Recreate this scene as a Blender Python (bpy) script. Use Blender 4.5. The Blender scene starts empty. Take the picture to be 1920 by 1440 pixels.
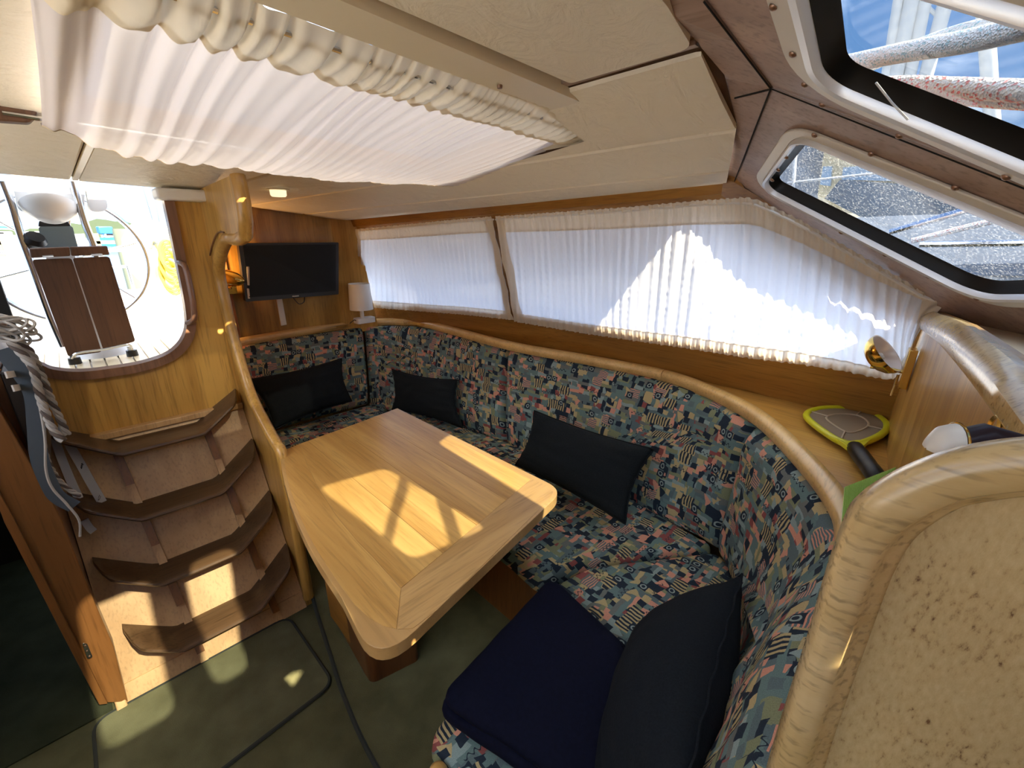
import bpy, bmesh, math, random
from mathutils import Vector, Matrix, noise
random.seed(7)
C = bpy.context.scene.collection
V = Vector
sc = bpy.context.scene

# ------------------------------------------------------------------ camera
# everything is laid out with the lens at the origin (X outboard, Y aft, Z up) and lifted by H at the end
H = 1.5
FPX, PX, PY = 820.0, 960.0, 720.0
_a = V((100 - PX, -(430 - PY), -FPX)); _b = V((100 - PX + 1000, -(430 - PY + 8.7), -FPX))
_up = _b.cross(_a).normalized()
if _up.y < 0: _up = -_up
_Y = _a.normalized(); _X = _Y.cross(_up)
RM = Matrix((_X, _Y, _up))
cam = bpy.data.cameras.new('camera'); camo = bpy.data.objects.new('camera', cam); C.objects.link(camo)
cam.sensor_fit = 'HORIZONTAL'; cam.sensor_width = 36; cam.lens = 36 * FPX / 1920
cam.clip_start = 0.02; cam.clip_end = 2000
camo.matrix_world = RM.to_4x4(); sc.camera = camo

# ------------------------------------------------------------------ light
sc.view_settings.view_transform = 'Standard'; sc.view_settings.look = 'None'
sc.view_settings.gamma = 1; sc.view_settings.use_curve_mapping = False
sc.view_settings.exposure = 2.15
SUN = V((-0.18, 1.08, -1.0)).normalized()
sl = bpy.data.lights.new('sun', 'SUN'); sl.energy = 6.8; sl.angle = math.radians(0.6); sl.color = (1.0, 0.83, 0.56)
so = bpy.data.objects.new('sun', sl); C.objects.link(so); so.location = (2, -8, 9)
so.rotation_euler = SUN.to_track_quat('-Z', 'Y').to_euler()
sc.cycles.max_bounces = 14; sc.cycles.diffuse_bounces = 10; sc.cycles.transmission_bounces = 10
sc.cycles.transparent_max_bounces = 24; sc.cycles.glossy_bounces = 4
sc.cycles.sample_clamp_indirect = 6; sc.cycles.caustics_reflective = False; sc.cycles.caustics_refractive = False
w = bpy.data.worlds.new('sky'); sc.world = w; w.use_nodes = True
nt = w.node_tree; nt.nodes.clear()
def nd(t, ty, **k):
    n = t.nodes.new(ty)
    for a, b in k.items(): setattr(n, a, b)
    return n
tc = nd(nt, 'ShaderNodeTexCoord'); mp = nd(nt, 'ShaderNodeMapping'); mp.inputs['Scale'].default_value = (1.0, 1.0, 2.6)
nt.links.new(tc.outputs['Generated'], mp.inputs[0])
nz = nd(nt, 'ShaderNodeTexNoise'); nz.inputs['Scale'].default_value = 2.3; nz.inputs['Detail'].default_value = 7; nz.inputs['Roughness'].default_value = .58
nt.links.new(mp.outputs[0], nz.inputs[0])
cr = nd(nt, 'ShaderNodeValToRGB'); cr.color_ramp.elements[0].position = .47; cr.color_ramp.elements[1].position = .64
cr.color_ramp.elements[0].color = (0, 0, 0, 1); cr.color_ramp.elements[1].color = (1, 1, 1, 1)
nt.links.new(nz.outputs[0], cr.inputs[0])
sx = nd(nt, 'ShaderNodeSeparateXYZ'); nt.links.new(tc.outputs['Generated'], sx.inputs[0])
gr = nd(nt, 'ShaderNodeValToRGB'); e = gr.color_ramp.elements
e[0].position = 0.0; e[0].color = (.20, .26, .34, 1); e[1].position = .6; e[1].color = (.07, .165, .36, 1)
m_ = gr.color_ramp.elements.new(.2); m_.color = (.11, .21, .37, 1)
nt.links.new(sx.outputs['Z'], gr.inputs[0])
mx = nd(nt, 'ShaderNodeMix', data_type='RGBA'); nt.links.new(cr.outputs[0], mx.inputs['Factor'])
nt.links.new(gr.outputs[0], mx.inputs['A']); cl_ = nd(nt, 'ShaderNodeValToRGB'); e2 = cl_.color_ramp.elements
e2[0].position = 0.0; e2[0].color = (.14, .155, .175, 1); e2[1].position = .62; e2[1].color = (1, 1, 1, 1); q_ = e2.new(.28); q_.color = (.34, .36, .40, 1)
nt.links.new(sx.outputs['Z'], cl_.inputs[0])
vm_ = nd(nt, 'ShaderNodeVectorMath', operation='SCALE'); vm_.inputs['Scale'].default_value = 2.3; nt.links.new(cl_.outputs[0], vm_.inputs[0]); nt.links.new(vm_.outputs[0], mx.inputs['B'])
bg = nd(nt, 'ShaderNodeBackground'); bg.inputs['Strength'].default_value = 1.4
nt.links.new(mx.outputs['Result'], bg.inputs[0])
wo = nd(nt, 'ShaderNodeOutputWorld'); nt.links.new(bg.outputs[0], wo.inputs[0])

# ------------------------------------------------------------------ pixel -> point at a real depth
def ray(x, y): return RM @ V((x - PX, -(y - PY), -FPX))
def onz(x, y, z): d = ray(x, y); return d * (z / d.z)
def ony(x, y, Y): d = ray(x, y); return d * (Y / d.y)
def onx(x, y, X): d = ray(x, y); return d * (X / d.x)
def onp(x, y, P, n): d = ray(x, y); return d * (P.dot(n) / d.dot(n))
def lerp(a, b, t): return a + (b - a) * t
def interp(tab, x):
    if x <= tab[0][0]: return tab[0][1]
    for (a, va), (b, vb) in zip(tab, tab[1:]):
        if x <= b: return va + (vb - va) * (x - a) / (b - a)
    return tab[-1][1]

# ------------------------------------------------------------------ materials
def mat(name, base=(.5, .5, .5), rough=.5, metal=0.0, spec=.5, coat=0.0):
    m = bpy.data.materials.new(name); m.use_nodes = True
    b = m.node_tree.nodes['Principled BSDF']
    b.inputs['Base Color'].default_value = (*base, 1); b.inputs['Roughness'].default_value = rough
    b.inputs['Metallic'].default_value = metal; b.inputs['Specular IOR Level'].default_value = spec
    b.inputs['Coat Weight'].default_value = coat; b.inputs['Coat Roughness'].default_value = .15
    return m
def B(m): return m.node_tree.nodes['Principled BSDF']
def ramp(t, stops, interp_='LINEAR'):
    r = nd(t, 'ShaderNodeValToRGB'); r.color_ramp.interpolation = interp_
    el = r.color_ramp.elements
    el[0].position = stops[0][0]; el[0].color = (*stops[0][1], 1)
    el[1].position = stops[-1][0]; el[1].color = (*stops[-1][1], 1)
    for p, c in stops[1:-1]:
        x = el.new(p); x.color = (*c, 1)
    return r
def mapping(t, src, scale=(1, 1, 1), rot=(0, 0, 0)):
    c = nd(t, 'ShaderNodeTexCoord'); m = nd(t, 'ShaderNodeMapping')
    m.inputs['Scale'].default_value = scale; m.inputs['Rotation'].default_value = rot
    t.links.new(c.outputs[src], m.inputs[0]); return m
def bump(t, m, h, dist=.002, strength=.4):
    b = nd(t, 'ShaderNodeBump'); b.inputs['Distance'].default_value = dist; b.inputs['Strength'].default_value = strength
    t.links.new(h, b.inputs['Height']); t.links.new(b.outputs[0], B(m).inputs['Normal']); return b
def wood(name, dark, light, axis='X', rough=.35, pores=.5, coat=.25, scale=1.0, band=.5, rot=(0, 0, 0)):
    m = mat(name, light, rough, coat=coat); t = m.node_tree
    s = {'X': (1.2, 22, 22), 'Y': (22, 1.2, 22), 'Z': (22, 22, 1.2)}[axis]
    mp = mapping(t, 'Object', tuple(v * scale for v in s), rot)
    n1 = nd(t, 'ShaderNodeTexNoise'); n1.inputs['Scale'].default_value = 1.0; n1.inputs['Detail'].default_value = 8; n1.inputs['Roughness'].default_value = .6
    t.links.new(mp.outputs[0], n1.inputs[0])
    s2 = tuple(v * .22 * scale for v in s)
    mp2 = mapping(t, 'Object', s2, rot)
    n2 = nd(t, 'ShaderNodeTexNoise'); n2.inputs['Scale'].default_value = 1.0; n2.inputs['Detail'].default_value = 3
    t.links.new(mp2.outputs[0], n2.inputs[0])
    mixv = nd(t, 'ShaderNodeMix', data_type='FLOAT'); mixv.inputs['Factor'].default_value = band
    t.links.new(n1.outputs[0], mixv.inputs['A']); t.links.new(n2.outputs[0], mixv.inputs['B'])
    mid = tuple((a + b) / 2 for a, b in zip(dark, light))
    r = ramp(t, [(.36, dark), (.5, mid), (.62, light)])
    t.links.new(mixv.outputs['Result'], r.inputs[0])
    # pores
    mp3 = mapping(t, 'Object', tuple(v * 7 * scale for v in s), rot)
    n3 = nd(t, 'ShaderNodeTexNoise'); n3.inputs['Scale'].default_value = 1.0; n3.inputs['Detail'].default_value = 2
    t.links.new(mp3.outputs[0], n3.inputs[0])
    pr = ramp(t, [(.3, (1 - pores * .55,) * 3), (.48, (1, 1, 1))]); t.links.new(n3.outputs[0], pr.inputs[0])
    mu = nd(t, 'ShaderNodeMix', data_type='RGBA', blend_type='MULTIPLY'); mu.inputs['Factor'].default_value = 1
    t.links.new(r.outputs[0], mu.inputs['A']); t.links.new(pr.outputs[0], mu.inputs['B'])
    t.links.new(mu.outputs['Result'], B(m).inputs['Base Color'])
    bump(t, m, n3.outputs[0], .0006, .25)
    return m
M = {}
OAKD, OAKL = (.36, .18, .035), (.64, .38, .095)
M['oak_x'] = wood('oak_x', OAKD, OAKL, 'X'); M['oak_y'] = wood('oak_y', OAKD, OAKL, 'Y'); M['oak_z'] = wood('oak_z', OAKD, OAKL, 'Z')
M['table_y'] = wood('table_y', (.42, .22, .055), (.68, .42, .135), 'Y', rough=.3, coat=.35, pores=.35)
M['table_x'] = wood('table_x', (.42, .245, .085), (.60, .385, .155), 'X', rough=.3, coat=.35, pores=.45)
M['table_base'] = wood('table_base', (.42, .245, .085), (.58, .37, .15), 'Y', rough=.3, coat=.35, pores=.2, scale=.6)
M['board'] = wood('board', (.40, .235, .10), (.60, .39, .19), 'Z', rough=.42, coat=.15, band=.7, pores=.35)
M['tread'] = wood('tread', (.055, .028, .012), (.125, .068, .030), 'X', rough=.38, coat=.2, pores=.8)
M['dark_z'] = wood('dark_z', (.085, .03, .010), (.18, .07, .022), 'Z')
M['dark_x'] = wood('dark_x', (.10, .040, .012), (.20, .085, .025), 'X')
M['walnut_y'] = wood('walnut_y', (.24, .10, .016), (.40, .20, .040), 'Y')
M['side_y'] = wood('side_y', (.38, .19, .035), (.60, .34, .08), 'Y')
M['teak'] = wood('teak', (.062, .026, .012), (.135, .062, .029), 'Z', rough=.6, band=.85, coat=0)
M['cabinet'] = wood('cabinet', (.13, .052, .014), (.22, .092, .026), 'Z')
M['mauve'] = wood('mauve', (.30, .20, .155), (.45, .32, .25), 'Y', rough=.45, coat=.05)
M['trim'] = wood('trim', (.12, .055, .03), (.26, .13, .075), 'Z', rough=.35)
M['zebra'] = wood('zebra', (.18, .08, .012), (.52, .30, .06), 'Z', band=.8, scale=1.6)
M['bleach'] = wood('bleach', (.50, .34, .13), (.72, .55, .29), 'Y', rough=.25, pores=.7, coat=.5, scale=1.3, rot=(math.radians(58), 0, 0))
def speckle():
    m = mat('speckled_panel', (.5, .36, .15), .5); t = m.node_tree
    mp = mapping(t, 'Object', (60, 150, 60), (math.radians(-25), 0, 0))
    n = nd(t, 'ShaderNodeTexNoise'); n.inputs['Scale'].default_value = 2.2; n.inputs['Detail'].default_value = 4; n.inputs['Roughness'].default_value = .6
    t.links.new(mp.outputs[0], n.inputs[0])
    mpb = mapping(t, 'Object', (9, 9, 9)); nb = nd(t, 'ShaderNodeTexNoise'); nb.inputs['Scale'].default_value = 1.5
    t.links.new(mpb.outputs[0], nb.inputs[0])
    ad = nd(t, 'ShaderNodeMath', operation='ADD'); t.links.new(n.outputs[0], ad.inputs[0])
    ml = nd(t, 'ShaderNodeMath', operation='MULTIPLY'); ml.inputs[1].default_value = .35; t.links.new(nb.outputs[0], ml.inputs[0]); t.links.new(ml.outputs[0], ad.inputs[1])
    r = ramp(t, [(.44, (.17, .085, .028)), (.51, (.40, .27, .11)), (.60, (.50, .36, .155)), (.9, (.58, .44, .21))])
    t.links.new(ad.outputs[0], r.inputs[0]); t.links.new(r.outputs[0], B(m).inputs['Base Color'])
    bump(t, m, n.outputs[0], .0008, .3); return m
M['speckle'] = speckle()
def liner():
    m = mat('cream_vinyl', (.73, .60, .40), .55); t = m.node_tree
    mp = mapping(t, 'Object', (5, 9, 5)); n = nd(t, 'ShaderNodeTexNoise'); n.inputs['Scale'].default_value = 1.6; n.inputs['Detail'].default_value = 6; n.inputs['Distortion'].default_value = 1.6
    t.links.new(mp.outputs[0], n.inputs[0]); 
    n2 = nd(t, 'ShaderNodeTexNoise'); n2.inputs['Scale'].default_value = 160; c = nd(t, 'ShaderNodeTexCoord'); t.links.new(c.outputs['Object'], n2.inputs[0])
    ad = nd(t, 'ShaderNodeMath', operation='MULTIPLY_ADD'); ad.inputs[1].default_value = .06; t.links.new(n2.outputs[0], ad.inputs[0]); t.links.new(n.outputs[0], ad.inputs[2])
    bump(t, m, ad.outputs[0], .014, .6); return m
M['liner'] = liner()
B(M['liner']).inputs['Base Color'].default_value = (.86, .79, .64, 1)
M['cream'] = mat('cream_plastic', (.82, .73, .55), .35)
M['white'] = mat('white_gelcoat', (.74, .74, .73), .35)
M['offwhite'] = mat('offwhite', (.78, .77, .74), .4)
M['black'] = mat('black_plastic', (.012, .012, .013), .35)
M['screen'] = mat('screen', (.006, .007, .008), .45, spec=.25)
M['rubber'] = mat('rubber', (.004, .004, .004), .38, spec=.22)
M['alu'] = mat('aluminium', (.80, .81, .84), .34, metal=.45)
M['greyflange'] = mat('flange_paint', (.70, .66, .58), .4, metal=.1)
M['steel'] = mat('steel', (.72, .74, .78), .18, metal=1)
M['screwm'] = mat('screw_metal', (.32, .2, .14), .35, metal=.9)
M['brass'] = mat('brass', (.72, .50, .14), .14, metal=1)
M['brasslight'] = mat('brushed_brass', (.82, .55, .16), .25, metal=1)
M['mirror'] = mat('reflector', (.88, .78, .70), .25, metal=.25)
M['lime'] = mat('lime_plastic', (.60, .60, .02), .35)
M['greensheet'] = mat('green_sheet', (.72, .92, .40), .4)
M['mesh'] = mat('racket_mesh', (.24, .19, .13), .6)
M['meshring'] = mat('racket_ring', (.42, .34, .24), .5)
M['leather'] = mat('brown_leather', (.045, .025, .03), .3)
M['label'] = mat('label_tape', (.62, .6, .55), .5)
M['blacktext'] = mat('black_print', (.02, .02, .025), .5)
M['rope'] = mat('old_rope', (.34, .32, .29), .9)
M['rope_dark'] = mat('dark_rope', (.09, .07, .06), .9)
M['strap'] = mat('grey_strap', (.42, .44, .47), .8)
M['strapblue'] = mat('blue_grey_strap', (.05, .065, .08), .85)
M['cable'] = mat('cable', (.02, .02, .02), .5)
M['blue'] = mat('blue_paint', (.03, .18, .6), .4)
M['red'] = mat('red_paint', (.5, .04, .04), .4)
M['yellow'] = mat('yellow_line', (.55, .45, .05), .7)
M['paleblue'] = mat('pale_blue_grey', (.22, .28, .30), .5)
M['canvas'] = mat('grey_canvas', (.24, .27, .32), .8)
M['navycanvas'] = mat('navy_canvas', (.03, .05, .09), .8)
M['creamhull'] = mat('cream_hull', (.72, .60, .38), .35)
M['pile'] = mat('pile_wood', (.17, .19, .13), .9)
M['shore'] = mat('shore_green', (.05, .075, .045), .9)
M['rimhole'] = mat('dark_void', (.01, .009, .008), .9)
def carpet(name, a, b):
    m = mat(name, a, .95, spec=.1); t = m.node_tree
    c = nd(t, 'ShaderNodeTexCoord')
    n = nd(t, 'ShaderNodeTexNoise'); n.inputs['Scale'].default_value = 9; n.inputs['Detail'].default_value = 5; t.links.new(c.outputs['Object'], n.inputs[0])
    r = ramp(t, [(.3, a), (.7, b)]); t.links.new(n.outputs[0], r.inputs[0]); t.links.new(r.outputs[0], B(m).inputs['Base Color'])
    n2 = nd(t, 'ShaderNodeTexNoise'); n2.inputs['Scale'].default_value = 420; t.links.new(c.outputs['Object'], n2.inputs[0])
    bump(t, m, n2.outputs[0], .003, .6); return m
M['carpet'] = carpet('green_carpet', (.085, .083, .040), (.14, .135, .068))
M['mat'] = carpet('mat_pile', (.10, .10, .052), (.16, .16, .088))
M['shadecarpet'] = carpet('shaded_carpet', (.03, .035, .018), (.05, .055, .03))  # darker copy of the carpet, cabin shade put into its colour
M['binding'] = mat('carpet_binding', (.03, .035, .028), .9)
def cloth(name, a, b, rough=.9, scale=260, sheen=.0):
    m = mat(name, a, rough, spec=.15); t = m.node_tree; B(m).inputs['Sheen Weight'].default_value = sheen
    c = nd(t, 'ShaderNodeTexCoord')
    n = nd(t, 'ShaderNodeTexNoise'); n.inputs['Scale'].default_value = scale; n.inputs['Detail'].default_value = 3; t.links.new(c.outputs['Object'], n.inputs[0])
    r = ramp(t, [(.3, a), (.7, b)]); t.links.new(n.outputs[0], r.inputs[0]); t.links.new(r.outputs[0], B(m).inputs['Base Color'])
    bump(t, m, n.outputs[0], .0015, .4); return m
M['charcoal'] = cloth('charcoal_cotton', (.007, .010, .012), (.014, .018, .021))
M['navy'] = cloth('navy_fleece', (.0015, .0025, .011), (.0032, .0045, .017), scale=120)
M['slate'] = cloth('slate_linen', (.005, .0075, .011), (.0095, .013, .018))
def upholstery():
    m = mat('patchwork_upholstery', (.15, .2, .2), .92, spec=.12); t = m.node_tree; L = t.links.new
    uv = nd(t, 'ShaderNodeUVMap'); uv.uv_map = 'UVMap'
    wn = nd(t, 'ShaderNodeTexNoise'); wn.noise_dimensions = '2D'; wn.inputs['Scale'].default_value = 22; L(uv.outputs[0], wn.inputs['Vector'])
    wj = nd(t, 'ShaderNodeVectorMath', operation='MULTIPLY_ADD'); L(wn.outputs['Color'], wj.inputs[0]); wj.inputs[1].default_value = (.013, .013, 0); L(uv.outputs[0], wj.inputs[2])
    def vm(op, a, b_=None):
        q = nd(t, 'ShaderNodeVectorMath', operation=op); L(a, q.inputs[0])
        if isinstance(b_, tuple): q.inputs[1].default_value = b_
        elif b_ is not None: L(b_, q.inputs[1])
        return q.outputs[0]
    def fm(op, a, b_=None):
        q = nd(t, 'ShaderNodeMath', operation=op)
        if isinstance(a, (int, float)): q.inputs[0].default_value = a
        else: L(a, q.inputs[0])
        if isinstance(b_, (int, float)): q.inputs[1].default_value = b_
        elif b_ is not None: L(b_, q.inputs[1])
        return q.outputs[0]
    def cells(cx, cy, rot, seed, shift=.37):
        """random rectangles of cx by cy metres; rows shifted; returns (r,g,b) randoms and local coords"""
        mp = nd(t, 'ShaderNodeMapping'); mp.inputs['Rotation'].default_value = (0, 0, rot); mp.inputs['Scale'].default_value = (1 / cx, 1 / cy, 1); mp.inputs['Location'].default_value = (seed * 1.7, seed * .9, 0)
        L(wj.outputs[0], mp.inputs[0]); sp = nd(t, 'ShaderNodeSeparateXYZ'); L(mp.outputs[0], sp.inputs[0])
        row = fm('FLOOR', sp.outputs[1]); wr = nd(t, 'ShaderNodeTexWhiteNoise'); wr.noise_dimensions = '1D'; L(fm('ADD', row, seed * 13.1), wr.inputs['W'])
        x = fm('ADD', sp.outputs[0], wr.outputs[0]); cb = nd(t, 'ShaderNodeCombineXYZ'); L(fm('FLOOR', x), cb.inputs[0]); L(row, cb.inputs[1]); cb.inputs[2].default_value = seed
        w_ = nd(t, 'ShaderNodeTexWhiteNoise'); w_.noise_dimensions = '3D'; L(cb.outputs[0], w_.inputs['Vector'])
        s_ = nd(t, 'ShaderNodeSeparateColor'); L(w_.outputs['Color'], s_.inputs[0])
        return s_.outputs[0], s_.outputs[1], s_.outputs[2], fm('FRACT', x), fm('FRACT', sp.outputs[1])
    def mixc(f, a, b_):
        q = nd(t, 'ShaderNodeMix', data_type='RGBA'); L(f, q.inputs['Factor']); L(a, q.inputs['A'])
        if isinstance(b_, tuple): q.inputs['B'].default_value = (*b_, 1)
        else: L(b_, q.inputs['B'])
        return q.outputs['Result']
    gt = lambda a, th: fm('GREATER_THAN', a, th)
    mul = lambda a, b_: fm('MULTIPLY', a, b_)
    teal = (.120, .190, .185); slate = (.100, .145, .155); navy = (.020, .030, .045); salmon = (.56, .27, .19); sand = (.42, .34, .175)
    maroon = (.24, .075, .070); sage = (.20, .225, .13); pale = (.23, .31, .30); grey = (.14, .155, .145)
    pal1 = [(0, teal), (.18, slate), (.32, grey), (.46, sand), (.55, sage), (.68, pale), (.80, salmon), (.86, teal), (.95, maroon)]
    pal2 = [(0, navy), (.24, slate), (.40, sand), (.52, salmon), (.62, teal), (.74, sage), (.82, navy), (.94, maroon)]
    def pal(r, p):
        q = ramp(t, p, 'CONSTANT'); L(r, q.inputs[0]); return q.outputs[0]
    r, g, b, lx_, ly_ = cells(0.0472, 0.0336, .04, 1.0); c = pal(r, pal1)
    r2, g2, b2, lx2, ly2 = cells(0.0176, 0.0496, .10, 2.0); c = mixc(gt(g2, .55), c, pal(r2, pal2))
    r3, g3, b3, lx3, ly3 = cells(0.0560, 0.0144, -.05, 3.0); c = mixc(gt(g3, .66), c, pal(r3, pal1))
    r4, g4, b4, lx4, ly4 = cells(0.0384, 0.0312, .5, 4.0); c = mixc(mul(gt(g4, .86), gt(fm('ADD', lx4, ly4), .9)), c, pal(r4, [(0, salmon), (.3, navy), (.6, pale), (.8, sand)]))
    r5, g5, b5, lx5, ly5 = cells(0.0248, 0.0224, .03, 5.0); c = mixc(gt(g5, .80), c, pal(r5, pal2))
    # striped patches
    r6, g6, b6, lx6, ly6 = cells(0.0496, 0.0400, .02, 6.0); st6 = gt(fm('FRACT', mul(lx6, 4.0)), .5); c = mixc(mul(gt(g6, .94), st6), mixc(gt(g6, .94), c, sand), navy)
    r7, g7, b7, lx7, ly7 = cells(0.0448, 0.0384, .06, 7.0); st7 = gt(fm('FRACT', mul(ly7, 5.0)), .55); c = mixc(mul(gt(g7, .95), st7), mixc(gt(g7, .95), c, slate), salmon)
    # navy squares with pale rings, and fan of bars
    r8, g8, b8, lx8, ly8 = cells(0.0344, 0.0344, .04, 8.0); sel = gt(g8, .93)
    dx = fm('SUBTRACT', lx8, .5); dy = fm('SUBTRACT', ly8, .5); rad = fm('SQRT', fm('ADD', mul(dx, dx), mul(dy, dy)))
    inside = mul(fm('LESS_THAN', fm('ABSOLUTE', dx), .42), fm('LESS_THAN', fm('ABSOLUTE', dy), .42))
    c = mixc(mul(sel, inside), c, navy); rr = nd(t, 'ShaderNodeMath', operation='COMPARE'); L(rad, rr.inputs[0]); rr.inputs[1].default_value = .22; rr.inputs[2].default_value = .06
    c = mixc(mul(sel, rr.outputs[0]), c, (.26, .33, .31))
    # small wavy rules
    r9, g9, b9, lx9, ly9 = cells(0.0584, 0.0312, .05, 9.0); wvy = fm('MULTIPLY', fm('SINE', mul(lx9, 22.0)), .16)
    ln = nd(t, 'ShaderNodeMath', operation='COMPARE'); L(fm('ADD', ly9, wvy), ln.inputs[0]); ln.inputs[1].default_value = .5; ln.inputs[2].default_value = .06
    c = mixc(mul(gt(g9, .87), ln.outputs[0]), c, navy)
    n = nd(t, 'ShaderNodeTexNoise'); n.inputs['Scale'].default_value = 480; L(uv.outputs[0], n.inputs[0])
    rn = ramp(t, [(.25, (.8,) * 3), (.75, (1.2,) * 3)]); L(n.outputs[0], rn.inputs[0])
    mu = nd(t, 'ShaderNodeMix', data_type='RGBA', blend_type='MULTIPLY'); mu.inputs['Factor'].default_value = 1; L(c, mu.inputs['A']); L(rn.outputs[0], mu.inputs['B'])
    L(mu.outputs['Result'], B(m).inputs['Base Color']); bump(t, m, n.outputs[0], .001, .4)
    return m
M['fabric'] = upholstery()
def sheer(name, dens, tint=(.93, .92, .9), trans=.5):
    m = bpy.data.materials.new(name); m.use_nodes = True; t = m.node_tree; t.nodes.clear()
    o = nd(t, 'ShaderNodeOutputMaterial'); d = nd(t, 'ShaderNodeBsdfDiffuse'); tr = nd(t, 'ShaderNodeBsdfTranslucent'); tp = nd(t, 'ShaderNodeBsdfTransparent')
    d.inputs[0].default_value = (*tint, 1); tr.inputs[0].default_value = (*tint, 1)
    a = nd(t, 'ShaderNodeMixShader'); a.inputs[0].default_value = trans; t.links.new(d.outputs[0], a.inputs[1]); t.links.new(tr.outputs[0], a.inputs[2])
    b = nd(t, 'ShaderNodeMixShader'); b.inputs[0].default_value = dens; t.links.new(tp.outputs[0], b.inputs[1]); t.links.new(a.outputs[0], b.inputs[2])
    t.links.new(b.outputs[0], o.inputs[0]); return m
M['sheer'] = sheer('sheer_curtain', .985, (.80, .82, .87), .46); M['hemcloth'] = sheer('curtain_hem', 1.0, (.84, .77, .66), .32); M['knit'] = sheer('knit_curtain', .98, (.72, .67, .66), .085); M['knithem'] = sheer('knit_hem', 1.0, (.80, .71, .55), .09)
def glass(name, tint=(.96, .98, 1), refl=.06, dirt=0.0):
    m = bpy.data.materials.new(name); m.use_nodes = True; t = m.node_tree; t.nodes.clear()
    o = nd(t, 'ShaderNodeOutputMaterial'); g = nd(t, 'ShaderNodeBsdfGlossy'); g.inputs['Roughness'].default_value = .03; tp = nd(t, 'ShaderNodeBsdfTransparent')
    tp.inputs[0].default_value = (*tint, 1)
    a = nd(t, 'ShaderNodeMixShader'); a.inputs[0].default_value = refl; t.links.new(tp.outputs[0], a.inputs[1]); t.links.new(g.outputs[0], a.inputs[2])
    if dirt:
        c = nd(t, 'ShaderNodeTexCoord'); n = nd(t, 'ShaderNodeTexNoise'); n.inputs['Scale'].default_value = 260; n.inputs['Detail'].default_value = 4; t.links.new(c.outputs['Object'], n.inputs[0])
        r = ramp(t, [(.55, (0, 0, 0)), (.66, (dirt,) * 3)]); t.links.new(n.outputs[0], r.inputs[0])
        df = nd(t, 'ShaderNodeBsdfTranslucent'); df.inputs[0].default_value = (.9, .9, .9, 1)
        b = nd(t, 'ShaderNodeMixShader'); t.links.new(r.outputs[0], b.inputs[0]); t.links.new(a.outputs[0], b.inputs[1]); t.links.new(df.outputs[0], b.inputs[2]); a = b
    t.links.new(a.outputs[0], o.inputs[0]); return m
M['glass'] = glass('window_glass'); M['tinted'] = glass('tinted_glass', tint=(.50, .53, .56)); M['dirtyglass'] = glass('salty_glass', tint=(.54, .57, .60), dirt=.10)  # tints added to dim the sun and the view outside
def emis(name, col, s):
    m = bpy.data.materials.new(name); m.use_nodes = True; b = B(m); b.inputs['Base Color'].default_value = (*col, 1)
    b.inputs['Emission Color'].default_value = (*col, 1); b.inputs['Emission Strength'].default_value = s; return m
M['lamp'] = emis('lit_lens', (1, .85, .5), .28)
def watermat():
    m = mat('harbour_water', (.07, .12, .20), .12); t = m.node_tree
    mp = mapping(t, 'Object', (1.2, 4, 1)); n = nd(t, 'ShaderNodeTexNoise'); n.inputs['Scale'].default_value = 1.3; n.inputs['Detail'].default_value = 6
    t.links.new(mp.outputs[0], n.inputs[0]); r = ramp(t, [(.35, (.02, .045, .09)), (.65, (.10, .15, .21))]); t.links.new(n.outputs[0], r.inputs[0]); t.links.new(r.outputs[0], B(m).inputs['Base Color'])
    bump(t, m, n.outputs[0], .12, .8); return m
M['water'] = watermat()
def braid(name, base, fleck, sc_):
    m = mat(name, base, .8); t = m.node_tree; mp = mapping(t, 'Object', (1, 1, 1))
    v = nd(t, 'ShaderNodeTexVoronoi'); v.inputs['Scale'].default_value = sc_; t.links.new(mp.outputs[0], v.inputs['Vector'])
    s = nd(t, 'ShaderNodeSeparateColor'); t.links.new(v.outputs['Color'], s.inputs[0])
    r = ramp(t, [(0, base), (.84, fleck)], 'CONSTANT'); t.links.new(s.outputs[0], r.inputs[0]); t.links.new(r.outputs[0], B(m).inputs['Base Color'])
    bump(t, m, v.outputs['Distance'], .004, .8); return m
M['ropeblue'] = braid('white_rope_blue_fleck', (.92, .93, .92), (.40, .66, .72), 420)
M['ropered'] = braid('white_rope_red_fleck', (.95, .93, .90), (.9, .30, .28), 300)

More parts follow.
